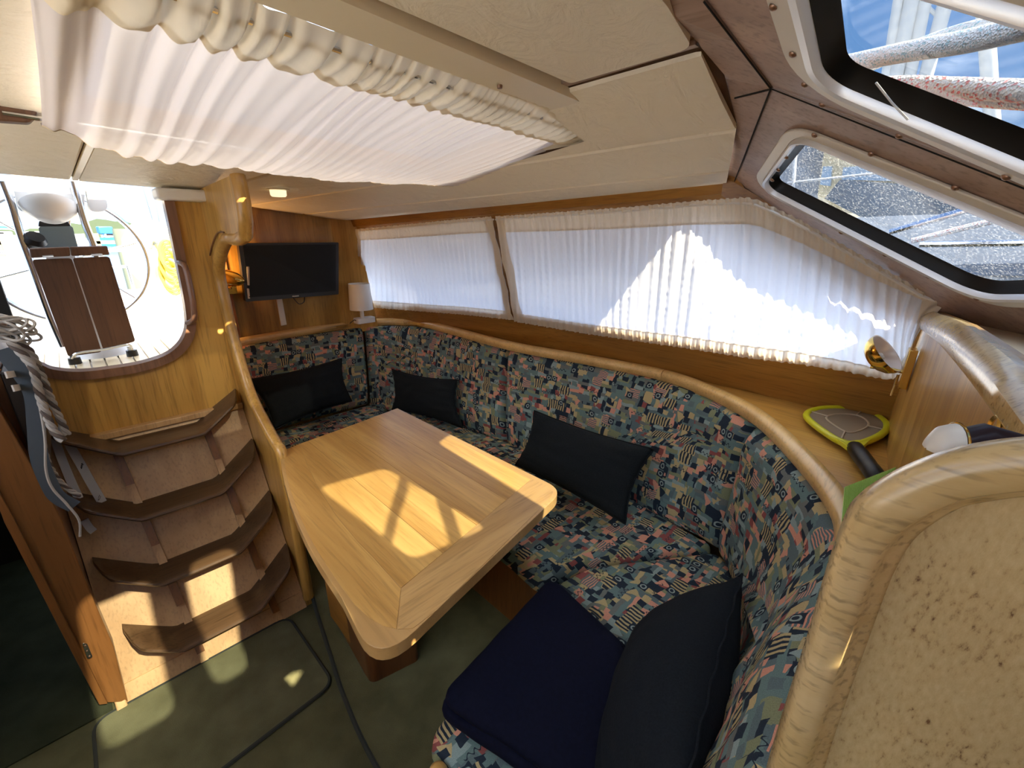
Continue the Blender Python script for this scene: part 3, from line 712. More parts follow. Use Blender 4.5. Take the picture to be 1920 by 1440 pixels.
# thin dark joints between the panels
struct('trim_joint', tube([Cc - V((0, 0, .001)), Cc + mv * .78 - V((0, 0, .001))], .0012, n=6), M['rimhole'])
struct('trim_joint_b', tube([Hh - V((0, 0, .002)), Cc - V((0, 0, .001)), Dd - V((0, 0, .002))], .0014, n=6), M['rimhole'])
struct('trim_joint_c', tube([K + V((0, .02, -.002)), Cc - V((0, 0, .002))], .0018, n=6), M['rimhole'])
struct('trim_joint_back', tube([H2 + V((0, 0, .022)), Cc + V((0, 0, .020)), Dd + V((.02, 0, .022))], .014, n=6), M['mauve'])
struct('trim_joint_back_b', tube([Cc + V((0, 0, .022)), Cc + mv * .78 + V((0, 0, .022))], .014, n=6), M['mauve'])
# oak cove under the roof edge, above the side windows
struct('trim_side_cove', bend(prism([V((0, 2.70, .088)), V((0, .52, .165)), V((0, .50, .118)), V((0, 2.70, .03))], V((-.012, 0, 0)))), M['walnut_y'], smooth=False)
q0, q1 = wsurf(.56, .14), wsurf(-.05, -.215)
struct('trim_rake_cove', prism([q0 + V((0, 0, .02)), q1 + V((0, 0, .02)), q1 + V((0, 0, -.03)), q0 + V((0, 0, -.03))], V((-.02, 0, 0))), M['walnut_y'], smooth=False)
# centre windscreen (out of frame) with two more panes, port and starboard
hx = H2
cy0, cz0 = hx.y + .01, hx.z + .0; slope = .56
def cw(X, s): return V((X, cy0 - s, cz0 - s * slope))
nC = V((0, -slope, 1)).normalized()
holes = []
for (xa, xb_) in ((.33, .47), (.04, .22), (-1.3, -.42)):
    sa, sz = (.24, .635) if xb_ > 0 else (.07, .74)  # widest pane enlarged to let more sun onto the white top
    holes.append(roundpoly([cw(xa, sa), cw(xb_, sa), cw(xb_, sz), cw(xa, sz)], .045))
holes.append(roundpoly([cw(.372, .715), cw(.46, .715), cw(.46, .88), cw(.372, .88)], .015))  # small unseen pane added to let sun onto the seat-end frame
struct('wall_windscreen_mid', plate([cw(-1.35, 0), cw(hx.x, 0), cw(hx.x - .02, .92), cw(-1.35, .92)], holes, nC * .018), M['mauve'], smooth=False)
for i, h_ in enumerate(holes):
    struct('window_%d' % (5 + i), prism([p + nC * .008 for p in h_], nC * .004), M['tinted'] if i < 2 else M['glass'], smooth=False)
# dashboard shelf below the windscreen and hidden forward end
struct('wall_dash', prism([V((-1.9, -.40, -.185)), V((1.74, -.40, -.185)), V((1.74, .05, -.185)), V((1.2, -.03, -.185)), V((.62, -.12, -.185)), V((-1.9, -.14, -.185))], V((0, 0, -.02))), M['cream'], smooth=False)
struct('wall_forward', nbox(-1.9, .33, -1.5, -1.47, FZ, .3), M['oak_x'], smooth=False)
struct('wall_forward_top', nbox(-1.9, 1.9, -.36, -.33, -.24, .02), M['oak_x'], smooth=False)
struct('wall_forward_low', nbox(.33, 1.9, -.56, -.53, FZ, -.2), M['oak_x'], smooth=False)
struct('ceiling_forward', nbox(-1.9, 1.9, -1.5, -.34, -.235, -.2), M['liner'], smooth=False)
# starboard side of the saloon, with windows enlarged for more daylight (behind the camera's left shoulder)
o_ = [V((-1.35, -1.5, .36)), V((-1.35, 2.05, .36)), V((-1.35, 2.05, FZ)), V((-1.35, -1.5, FZ))]
hs = [roundpoly([V((-1.35, a, .23)), V((-1.35, b, .23)), V((-1.35, b, -.50)), V((-1.35, a, -.50))], .05) for a, b in ((-.3, .87), (.90, 2.02))]
struct('wall_starboard', plate(o_, hs, V((-.03, 0, 0))), M['oak_y'], smooth=False)
for i, h_ in enumerate(hs): struct('window_%d' % (9 + i), prism([p + V((-.012, 0, 0)) for p in h_], V((-.005, 0, 0))), M['glass'], smooth=False)
struct('wall_galley_front', nbox(-.66, -.62, .1, 1.60, FZ, -.36), M['oak_z'], smooth=False)
struct('wall_bounce_top', nbox(-1.34, -.60, .1, 1.94, -.36, -.32), M['white'], smooth=False)  # unseen white top added to bounce sun up to the ceiling

# =================================================================== FITTED FURNITURE
# ---- curved partition between the steps and the dinette
pp = [onx(455, 368, .42), onx(460, 440, .42), onx(440, 448, .42), onx(424, 452, .42), onx(410, 500, .42), onx(416, 560, .42), onx(440, 640, .42), onx(468, 735, .42), onx(500, 800, .42), onx(526, 846, .42)]
pp[5].y = 2.04; pp[6].y = 2.02; pp[7].y = 1.93
prof = [V((0, 2.70, .12)), V((0, 1.575, .155)), V((0, 1.565, .08)), V((0, 1.60, -.012))] + smooth_path([V((0, p.y, p.z)) for p in pp[2:]], 4) + [V((0, 1.63, -.90)), V((0, 1.63, FZ)), V((0, 2.70, FZ))]
th = thing('partition', 'honey oak partition with a curved knob-shaped upper edge between steps and settee', 'partition', V((.42, 2.1, FZ)))
obj('panel', prism([V((.407, p.y, p.z)) for p in prof], V((.026, 0, 0))), M['oak_z'], th, smooth=False)
edge_pts = [V((.42, p.y, p.z)) for p in prof[1:-2]] + [V((.42, 1.63, FZ + .3)), V((.42, 1.63, FZ + .04))]
obj('edge_moulding', tube(smooth_path(edge_pts, 2), .021, n=10), M['oak_z'], th)
obj('relief_line', tube([p + V((-.016, .05, .02)) for p in [V((.42, q.y, q.z)) for q in prof[4:22]]], .003, n=5), M['trim'], th)
bmx = nbox(.27, .43, 1.95, 2.05, .098, .135)
bm_o = obj('beam_end', bmx, M['offwhite'], None, bev=.008); tag(bm_o, 'short pale beam end over the companionway beside the partition top', 'beam')

# ---- companionway steps
st = thing('companionway_steps', 'steep oak companionway ladder with four dark gull-wing treads', 'stairs', V((.13, 1.85, FZ)))
ms = .42 / .82
def sb(X, z, off=0.0): return V((X, 1.63 + (z - FZ) * ms - off, z))
bt = -.69
obj('back_board', prism([sb(-.178, FZ), sb(.405, FZ), sb(.405, bt), sb(-.178, bt)], V((0, .02, 0))), M['board'], st, smooth=False)
obj('side_cheek', prism([sb(-.205, FZ, .02), sb(-.205, FZ + .24, .02), sb(-.205, FZ + .30, -.01), sb(-.205, FZ + .30, -.08), sb(-.205, FZ, -.08)], V((.028, 0, 0))), M['board'], st, bev=.004)
obj('top_ledge', nbox(-.178, .405, 2.02, 2.05, bt - .02, bt + .004), M['board'], st, bev=.003)
obj('toe_board', prism([sb(-.178, FZ, .004), sb(.405, FZ, .004), sb(.405, FZ + .06, .004), sb(-.178, FZ + .06, .004)], V((0, .004, 0))), M['board'], st, smooth=False)
def tread(k):
    zc = [-.725, -.935, -1.143, -1.352][k]; nx = 36; rows = []
    x0, x1 = [(-.175, .395), (-.165, .40), (-.155, .402), (-.135, .402)][k]
    for i in range(nx + 1):
        s = i / nx; X = lerp(x0, x1, s); c = (X - .115)
        rise = max(0, abs(c) - .12); z = zc + .098 * (rise / .16) ** 1.05
        e_ = min(s, 1 - s); dep = .135 * (1 - max(0, 1 - e_ / .075) ** 2.0 * .70)
        yb = 1.63 + (z - FZ) * ms + .004; yf = yb - dep
        t_ = .021
        tilt = 0
        sec = [(yb, z), (yf + .012, z), (yf + .003, z - .004), (yf, z - t_ / 2), (yf + .003, z - t_ + .004), (yf + .012, z - t_), (yb, z - t_)]
        rows.append([V((X, y_, z_)) for y_, z_ in sec])
    bm = grid(rows, closev=True); bm.verts.ensure_lookup_table()
    bm.faces.new([v for v in bm.verts[:7]]); bm.faces.new([v for v in bm.verts[-7:]][::-1])
    obj('tread', bm, M['tread'], st)
for k in range(4): tread(k)
zl = [bt, -.745, -.955, -1.163, -1.372, FZ]
for (xa, xb_) in ((-.03, .03), (.245, .285)):
    for a, b in ((-.745, -.935), (-.955, -1.143), (-1.163, -1.352), (-1.372, FZ + .005)):
        x_a = lerp(xa, xb_, (a + .745) / (FZ + .745))
        x_b = lerp(xa, xb_, (b + .745) / (FZ + .745))
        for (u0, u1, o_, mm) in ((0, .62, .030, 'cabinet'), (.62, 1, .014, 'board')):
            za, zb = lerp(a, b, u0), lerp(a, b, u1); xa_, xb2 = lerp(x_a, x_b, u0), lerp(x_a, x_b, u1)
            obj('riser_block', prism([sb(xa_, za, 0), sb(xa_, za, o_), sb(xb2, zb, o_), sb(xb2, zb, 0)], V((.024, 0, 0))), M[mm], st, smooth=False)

# ---- grab handle beside the companionway
hp = [ony(336, 492, 2.03), ony(347, 500, 1.985), ony(357, 540, 1.975), ony(363, 575, 1.975), ony(364, 598, 1.985), ony(352, 606, 2.03)]
tag(obj('grab_handle', tube(smooth_path(hp, 5), .010, n=10), M['trim']), 'dark varnished wooden grab handle on the companionway frame', 'handle')

# ---- table
TZ = -.8
tbl = thing('saloon_table', 'pale oak dinette table with rounded corners and sunlit top', 'table', V((.60, 1.2, FZ + .035)))
def tp(x, y): return onz(x, y, TZ)
left = [tp(*p) for p in ((527, 846), (528, 880), (540, 930), (560, 985), (585, 1035), (610, 1075), (640, 1120))]
tout = smooth_path(left, 3) + roundpoly([tp(700, 1200), tp(730, 1215)], 0)[:0]
cN = V((.255, .625, TZ)); cR = V((1.005, .765, TZ))
tail = roundpoly([left[-1], cN, cR, V((.986, 1.773, TZ))], [0, .11, .07, .0], 8)
tout = smooth_path(left, 3)[:-1] + tail
obj('tabletop', prism([p - V((0, 0, .034)) for p in tout], V((0, 0, .0335))), M['table_base'], tbl, bev=.013, seg=4)
# top layer: mitred border and centre boards, hairline joints between
inn = .012
zt = TZ - .0015
def T(X, Y): return V((X, Y, zt))
Lcurve = [p + V((inn, 0, 0)) for p in smooth_path(left, 3)]
def lx(Y):  # outer left edge x at Y
    pts = [(p.y, p.x) for p in reversed(smooth_path(left, 3))]; return interp(pts, Y)
brdL = [T(lx(Y) + inn, Y) for Y in [1.69, 1.6, 1.5, 1.4, 1.3, 1.2, 1.1, 1.0, .9, .8]] + [T(.302, .74), T(.314, .70), T(.330, .675)] + [T(.395, .765)] + [T(.40 + .0 * i, Y) for i, Y in enumerate([.9, 1.0])] + [T(.408, 1.15), T(.432, 1.35), T(.47, 1.55), T(.505, 1.705)]
brdN = [T(.332, .672), T(.356, .652), T(.42, .655), T(.94, .765), T(.972, .782), T(.985, .82), T(.979, .885), T(.397, .766)]
def lay(pts, m, nm):
    return obj(nm, prism(pts, V((0, 0, .0022))), M[m], tbl, smooth=False)
lay(brdL, 'table_y', 'border_board'); lay(brdN, 'table_x', 'border_board')
def inL(Y): return interp([(.766, .397), (.9, .40), (1.0, .40), (1.15, .408), (1.35, .432), (1.55, .47), (1.705, .505)], Y)
def nearY(X): return .766 + (X - .397) * (.885 - .766) / (.979 - .397)
xs = [None, .54, .68, .83, .975]
g = .0007
for k in range(4):
    xb_ = xs[k + 1] - g
    far = lambda X: 1.705 + (X - .505) * (1.762 - 1.705) / (.975 - .505)
    if k == 0: pts = [T(xb_, nearY(xb_) + .001), T(xb_, far(xb_))] + [T(inL(Y) + .001, Y) for Y in (1.705, 1.55, 1.35, 1.15, 1.0, .9, .768)]
    else: pts = [T(xs[k] + g, nearY(xs[k]) + .001), T(xb_, nearY(xb_) + .001), T(xb_, far(xb_)), T(xs[k] + g, far(xs[k]))]
    lay(pts, 'table_y', 'top_board')
# pedestal
PF = [onz(690, 1292, FZ + .035), onz(793, 1246, FZ + .035)]
ped = roundpoly([V((.425, 1.10, FZ + .034)), V((.60, 1.06, FZ + .034)), V((.60, 1.50, FZ + .034)), V((.455, 1.50, FZ + .034))], .028)
obj('pedestal', prism(ped, V((0, 0, .634))), M['dark_z'], tbl, angle=30)
obj('pedestal_panel', nbox(.438, .452, 1.18, 1.45, FZ + .06, -.86), M['walnut_y'], tbl, bev=.003)
lf = prism([V((.395, 1.22, -1.05)), V((.395, 1.52, -1.05)), V((.375, 1.52, -.84)), V((.375, 1.22, -.84))], V((.016, 0, 0)))
obj('folded_leaf', lf, M['oak_y'], tbl, bev=.004)
obj('latch', nbox(.368, .378, 1.44, 1.46, -.91, -.87), M['steel'], tbl, bev=.002)

# ---- settee base
def base(pts, nm='settee_base'):
    return prism(pts, V((0, 0, .33)))
sbz = FZ + .036
sbase = thing('settee_base', 'dark brown U-shaped settee plinth under the patterned seats', 'settee base', V((1.1, 1.2, sbz)))
obj('plinth_side', nbox(.95, 1.40, .70, 2.28, sbz, -1.165), M['dark_z'], sbase, smooth=False)
obj('plinth_aft', nbox(.44, 1.40, 2.15, 2.50, sbz, -1.165), M['dark_z'], sbase, smooth=False)
obj('plinth_forward', nbox(.42, 1.40, .20, .60, sbz, -1.165), M['dark_z'], sbase, smooth=False)
obj('kick_panel', nbox(.935, .95, .74, 2.1, sbz + .02, -1.18), M['cabinet'], sbase, bev=.003)
# ---- seat cushions
def seat(pts, label, r=.04, gap=.004):
    pts = [V(p) for p in pts]; pts = offset_poly(pts, -gap, V((0, 0, 1))); pts = roundpoly(pts, r)
    n = len(pts); c = sum(pts, V((0, 0, 0))) / n
    rings = []
    for ins, z in ((.010, -1.162), (.0, -1.15), (-.004, -1.10), (.0, -1.072), (.008, -1.060), (.025, -1.052), (.07, -1.046), (.15, -1.043)):
        ring = []
        for p in offset_poly(pts, -ins, V((0, 0, 1))): ring.append(V((p.x, p.y, z + .004 * noise.noise(V((p.x * 9, p.y * 9, 1))))))
        if ins > .03: ring = [lerp(p, q, .0) for p, q in zip(ring, ring)]
        rings.append(ring)
    # inner rings blend to the centre instead of offsetting (keeps them tidy)
    rings[-1] = [V((lerp(pts[i].x, c.x, .45), lerp(pts[i].y, c.y, .45), -1.044)) for i in range(n)]
    rings[-2] = [V((lerp(pts[i].x, c.x, .2), lerp(pts[i].y, c.y, .2), -1.048)) for i in range(n)]
    bm = bmesh.new(); R = [[bm.verts.new(p) for p in r_] for r_ in rings]
    for a, b in zip(R, R[1:]):
        for i in range(n): bm.faces.new((a[i], a[(i + 1) % n], b[(i + 1) % n], b[i]))
    cc = bm.verts.new((c.x, c.y, -1.042))
    for i in range(n): bm.faces.new((R[-1][i], R[-1][(i + 1) % n], cc))
    bm.faces.new(R[0][::-1])
    uvxy(bm)
    o = obj('seat_cushion', bm, M['fabric'], angle=80); return tag(o, label, 'cushion', 'patterned seat cushions')
seat([V((.445, 1.98, 0)), V((.92, 1.98, 0)), V((1.30, 2.46, 0)), V((1.22, 2.53, 0)), V((.45, 2.53, 0))], 'patchwork-patterned aft seat cushion next to the partition')
seat([V((.90, .90, 0)), V((.885, .76, 0)), V((1.05, .68, 0)), V((1.44, .40, 0)), V((1.50, .8, 0)), V((1.49, 1.5, 0)), V((1.44, 1.85, 0)), V((1.34, 2.46, 0)), V((.93, 1.96, 0))], 'long patchwork-patterned side seat cushion below the curtained windows', r=.03)
seat([V((.33, .60, 0)), V((.86, .70, 0)), V((1.03, .665, 0)), V((1.425, .39, 0)), V((1.34, .25, 0)), V((1.13, .16, 0)), V((.34, .11, 0))], 'patchwork-patterned forward seat cushion with the navy blanket on it', r=.05)
# ---- backrest cushions
topc = [onz(x, y, -.585) for x, y in ((447, 650), (560, 630), (683, 612), (755, 608), (800, 614), (950, 650), (1100, 680), (1240, 712), (1330, 745), (1410, 790), (1500, 880), (1555, 960))] + [V((.93, .045, -.585)), V((.35, .03, -.585))]
botc = [V((.50, 2.52, -1.05)), V((.85, 2.54, -1.05)), V((1.218, 2.53, -1.05)), V((1.315, 2.44, -1.05)), V((1.345, 2.25, -1.05)), V((1.445, 1.51, -1.05)), V((1.47, 1.1, -1.05)), V((1.47, .75, -1.05)), V((1.455, .55, -1.05)), V((1.41, .40, -1.05)), V((1.30, .30, -1.05)), V((1.15, .22, -1.05)), V((.90, .17, -1.05)), V((.35, .14, -1.05))]
TCs, BCs = smooth_path(topc, 10), smooth_path(botc, 10)
def back(i0, i1, label, wrinkle=.004):
    """between control indices i0..i1"""
    A = resample(TCs[i0 * 10:i1 * 10 + 1], 61); Bq = resample(BCs[i0 * 10:i1 * 10 + 1], 61)
    secs = [(-.02, .07), (-.015, .02), (.0, .004), (.04, -.010), (.12, -.018)] + [(v / 20, -.022 - .006 * math.sin(v / 20 * math.pi)) for v in range(4, 18)] + [(.91, -.018), (.955, -.010), (.985, .004), (1.0, .022), (1.004, .05), (1.0, .085)]
    rows, uv = [], []; ul = 0
    for k in range(61):
        a, b = A[k], Bq[k]
        t = (A[min(k + 1, 60)] - A[max(k - 1, 0)] + Bq[min(k + 1, 60)] - Bq[max(k - 1, 0)]).normalized()
        h = a - b; nn = t.cross(h).normalized()
        cdir = V((.75, 1.2, -.8)) - (a + b) / 2
        if nn.dot(cdir) > 0: nn = -nn      # nn points away from the seats
        if k: ul += ((A[k] - A[k - 1]).length + (Bq[k] - Bq[k - 1]).length) / 2
        e_ = min(k, 60 - k) / 60 * (A[-1] - A[0]).length
        endo = .045 * max(0, 1 - e_ / .038) ** 2
        row, ur = [], []; vl = 0; last = None
        for v, o_ in secs:
            p = b + h * v + nn * (o_ + endo + .004)
            if k in (0, 60): p = p + t * (.006 if k == 0 else -.006)
            if .1 < v < .95: p = p + nn * wrinkle * (noise.noise(p * 7) + .5 * noise.noise(p * 17))
            row.append(p)
            if last is not None: vl += (p - last).length
            last = p; ur.append((ul, vl))
        rows.append(row); uv.append(ur)
    bm = grid(rows, uv=uv)
    bmesh.ops.holes_fill(bm, edges=[e_ for e_ in bm.edges if e_.is_boundary])
    return tag(obj('backrest_cushion', bm, M['fabric'], angle=70), label, 'cushion', 'patterned backrest cushions')
back(0, 2, 'patchwork-patterned aft backrest cushion below the television')
back(2, 5, 'patchwork-patterned backrest cushion in the aft corner beside the small lamp')
back(5, 9, 'longest patchwork-patterned backrest cushion on the side, middle of the settee', .005)
back(9, 13, 'strongly curved patchwork-patterned backrest cushion at the forward end', .012)
# backing behind the backrests so that no light leaks
bkA = [p + (p - V((.75, 1.2, p.z))).normalized() * .10 + V((0, 0, 0)) for p in resample(TCs, 60)]
obj('backing', grid([[p + V((0, 0, -.03)), V((p.x, p.y, FZ + .036))] for p in bkA]), M['dark_x'], sbase)
# ---- moulded rail on top of the backrests, in three lengths
rail = thing('backrest_rail', 'moulded oak rail running along the top of the settee backrests', 'rail', V((1.2, 1.4, -.60)))
railpts = [onz(x, y, -.56) for x, y in ((445, 640), (560, 620), (680, 603), (757, 601), (800, 606), (950, 645), (1100, 672), (1240, 700), (1330, 733), (1415, 780), (1505, 870), (1560, 950), (1572, 1010))] + [V((.90, .02, -.56))]
RP = smooth_path(railpts, 8)
M['rail'] = wood('rail_oak', (.56, .34, .115), (.74, .50, .20), 'X', rough=.3, pores=.4)
def railseg(a, b):
    P = RP[a:b + 1]; rows = []; k = len(P)
    for i, p in enumerate(P):
        t = (P[min(i + 1, k - 1)] - P[max(i - 1, 0)]).normalized(); n = V((0, 0, 1)).cross(t).normalized()
        if n.dot(V((.75, 1.2, -.56)) - p) > 0: n = -n
        sec = [(-.004, -.035), (-.012, -.022), (-.012, -.004), (-.004, .006), (.012, .011), (.030, .008), (.038, .0), (.040, -.035)]
        if i in (0, k - 1): p = p + t * (.0008 if i == 0 else -.0008)
        rows.append([p + n * (u + .012) + V((0, 0, z)) for u, z in sec])
    bm = grid(rows, closev=True); bm.verts.ensure_lookup_table()
    bm.faces.new(bm.verts[:8]); bm.faces.new(bm.verts[-8:][::-1])
    obj('rail_length', bm, M['rail'], rail, angle=50)
railseg(0, 24); railseg(24, 56); railseg(56, len(RP) - 1)
# ---- shelf behind the rail
sh = [p + V((.02, 0, -.008)) for p in RP[30:]]
sh = [V((q.x, q.y, -.566)) for q in sh] + [V((.9, -.06, -.566)), V((1.79, .03, -.566)), V((1.79, .9, -.566)), V((1.75, 1.25, -.566)), V((1.69, 1.7, -.566)), V((1.66, 2.3, -.566)), V((1.58, 2.7, -.566))]
tag(obj('side_shelf', prism(sh, V((0, 0, -.015))), M['side_y'], smooth=False), 'oak shelf behind the curved rail with the fly swatter on it', 'shelf')
sh2 = [V((q.x, q.y, -.566)) for q in [p + V((0, .02, 0)) for p in RP[:33]]] + [V((1.5, 2.74, -.566)), V((.44, 2.74, -.566))]
tag(obj('corner_shelf', prism(sh2, V((0, 0, -.015))), M['oak_x'], smooth=False), 'narrow oak ledge under the television', 'shelf')

# ---- forward partition at the end of the shelf, with curved capping
PQ0 = V((1.753, .068, 0)); PQ1 = V((1.147, -.003, 0)); nP = V((-(PQ1 - PQ0).y, (PQ1 - PQ0).x, 0)).normalized()
if nP.y < 0: nP = -nP
def onF(x, y): return onp(x, y, PQ0, nP)
outp = [(1724, 560), (1740, 581), (1798, 606), (1831, 630), (1888, 674), (1925, 716)]
innp = [(1722, 600), (1729, 612), (1768, 641), (1800, 673), (1843, 722), (1895, 788), (1930, 850)]
ow = [onF(*p) for p in outp]; iw = [onF(*p) for p in innp]
fp = thing('shelf_end_partition', 'golden oak end panel of the shelf carrying the brass lamp', 'partition', V((1.2, 0, -.58)))
body = [V((1.80, PQ0.y + .005, -.16))] + ow + [onF(1925, 716) + (PQ1 - PQ0).normalized() * .25 + V((0, 0, -.12))]
body += [V((body[-1].x, body[-1].y, -1.0)), V((1.80, PQ0.y + .005, -1.0))]
obj('panel', prism([p - nP * .002 for p in body], -nP * .02), M['oak_z'], fp, smooth=False)
iw = iw[:-1]; iw.append(iw[-1] + (iw[-1] - iw[-2]) * 1.0); ow.append(ow[-1] + (ow[-1] - ow[-2]) * 1.0)
cap_o = resample(smooth_path(ow, 6), 40); cap_i = resample(smooth_path(iw, 6), 40)
rows = []
for a, b in zip(cap_o, cap_i):
    rows.append([b, b + nP * .010, lerp(a, b, .75) + nP * .016, lerp(a, b, .3) + nP * .016, lerp(a, b, .06) + nP * .008, a + V((0, 0, .003)), a + V((0, 0, .002)) - nP * .010, lerp(a, b, .3) - nP * .010])
obj('capping', grid(rows, closev=True), M['bleach'], fp)

# ---- curved seat-end panel in the foreground
XE = .33
oc = [(1405, 1560), (1436, 1440), (1470, 1325), (1510, 1200), (1549, 1065), (1585, 962), (1612, 925), (1652, 896), (1700, 871), (1762, 847), (1835, 829), (1925, 818), (2060, 815)]
ic = [(1512, 1560), (1546, 1440), (1574, 1355), (1603, 1274), (1656, 1128), (1678, 1078), (1700, 1040), (1722, 1015), (1752, 993), (1788, 972), (1826, 959), (1925, 946), (2060, 940)]
O_ = smooth_path([onx(*p, XE) for p in oc], 8); I_ = smooth_path([onx(*p, XE) for p in ic], 8)
def xof(p, dx): q = p.copy(); q = q * ((XE + dx) / XE); return q
se = thing('seat_end_panel', 'large weathered oak end panel with speckled face and rounded bleached frame, in the near foreground', 'panel', V((XE, -.05, FZ)))
rows = []
for a, b in zip(O_, I_):
    r_ = []
    for s, dx in ((0, .030), (-.01, .018), (0, .006), (.08, -.006), (.2, -.012), (.38, -.013), (.55, -.011), (.68, -.010), (.76, -.003), (.84, .003), (.93, .006), (1.0, .010), (1.0, .030)):
        p = lerp(a, b, max(s, 0) + (.05 if s <= 0 and dx > .007 else 0))
        p = p * ((XE + dx) / XE) if s <= .3 else V((XE + dx, p.y, p.z))
        r_.append(p)
    rows.append(r_)
obj('frame_moulding', grid(rows, closev=True), M['bleach'], se, angle=75)
fpan = [V((XE + .010, p.y, p.z)) for p in I_]
fpan = fpan + [V((XE + .010, -.15, -.24)), V((XE + .010, -.22, -.85)), V((XE + .010, I_[0].y, -.85))]
fpan[0] = V((XE + .010, fpan[0].y, fpan[0].z))
obj('speckled_face', prism(fpan, V((.012, 0, 0))), M['speckle'], se, smooth=False)
struct('wall_seat_end', nbox(XE + .012, XE + .03, -.53, .012, FZ, -.50), M['oak_z'], smooth=False)
# rounded wooden post at the free corner of the forward seat
kn = onz(815, 1432, -1.04)
tag(obj('seat_corner_knob', lathe([(0, .0), (.010, -.001), (.018, -.008), (.022, -.02), (.022, -.42)], kn + V((0, -.01, 0)), n=20), M['table_y']), 'glossy rounded wooden knob at the free corner of the forward seat', 'knob')

# =================================================================== CURTAINS
def mapline(pts, off): return [wallpt(x, y, off) for x, y in pts]
def curtain(name, topx, botx, label, ncol, pleats, slant, seed, hemt=.13, hemb=.10, off=.030):
    A = resample([wallpt(x, y, off + .095 * min(1, max(0, (x - 1330) / 70))) for x, y in topx], ncol); Bq = resample([wallpt(x, y, .012 + .05 * min(1, max(0, (x - 1650) / 60))) for x, y in botx], ncol)
    t = thing(name, label, 'curtain', (A[0] + Bq[-1]) / 2, 'gathered white window curtains')
    random.seed(seed); ph = [random.random() * 6.28 for _ in range(6)]
    def P(i, v):
        s = i / (ncol - 1); p = lerp(A[i], Bq[i], v)
        sp = s + slant * (v - .5) * (v > 0)
        w1 = math.sin(sp * pleats * 6.283 + 2.2 * math.sin(sp * 9 + ph[0]) + ph[1]); w2 = math.sin(sp * pleats * 2.3 * 6.283 + ph[2] + 3 * noise.noise(V((sp * 8, v * .8, seed))))
        edge = max(0, 1 - min(v, 1 - v) / .10); amp = lerp(.0045, .0040, edge)
        d = amp * w1 + .0022 * w2 * (1 + edge) + .010 * math.sin(v * math.pi) * noise.noise(V((sp * 5, v * 1.5, seed)))
        q = p + V((-d, 0, 0))
        fr = .0015 * math.sin(s * pleats * 1.6 * 6.283 + ph[3]) * (1 if v < .001 or v > .999 else 0)
        return q + V((0, 0, fr))
    def part(nm, v0, v1, nr, m, dx=0):
        rows = [[P(i, lerp(v0, v1, j / nr)) + V((dx, 0, 0)) for j in range(nr + 1)] for i in range(ncol)]
        return obj(nm, grid(rows), m, t, angle=180)
    part('cloth', hemt * .9, 1 - hemb * .9, 14, M['sheer']); part('heading', 0, hemt, 4, M['hemcloth'], -.0015); part('hem', 1 - hemb, 1, 4, M['hemcloth'], -.0015)
    # side hems
    k = max(4, int(ncol * .035))
    for a, b in ((0, k), (ncol - k, ncol)):
        rows = [[P(i, j / 16) + V((-.003, 0, 0)) for j in range(17)] for i in range(a, b)]
        obj('side_hem', grid(rows), M['hemcloth'], t, angle=180)
    obj('rod', tube([A[0] + V((.004, .01, -.012)), A[len(A) // 2] + V((.004, 0, -.012)), A[-1] + V((.004, -.004, -.012))] if name == 'aft_curtain' else [a + V((.004, 0, -.012)) for a in A[::20]] + [A[-1]], .004, n=6), M['offwhite'], t)
    return t
curtain('aft_curtain', [(667, 430), (760, 421), (850, 412), (923, 406)], [(688, 576), (780, 583), (870, 590), (962, 600)], 'smaller gathered white curtain on the aft side window', 300, 30, .10, 3)
fc = curtain('forward_curtain', [(928, 406), (1100, 394), (1170, 389), (1300, 377), (1400, 370), (1425, 376), (1500, 412), (1600, 470), (1700, 528), (1772, 570)],
        [(966, 603), (1100, 626), (1280, 652), (1400, 671), (1500, 683), (1590, 697), (1640, 708), (1672, 712), (1690, 700), (1722, 622)], 'long gathered white curtain on the raked forward side window', 560, 42, .05, 5)
tag(obj('curtain_stud', lathe([(0, -.004), (.003, -.003), (.0035, 0)], wallpt(1411, 383, .036), V((1, 0, 0)), n=10), M['black']), 'tiny dark stud at the top corner of the forward curtain', 'stud')
tag(obj('curtain_rod_bracket', tube([wallpt(1768, 572, .01), wallpt(1790, 568, .045)], .011, n=12), M['teak'], bev=.002), 'round wooden rod bracket at the forward end of the side curtain', 'bracket')

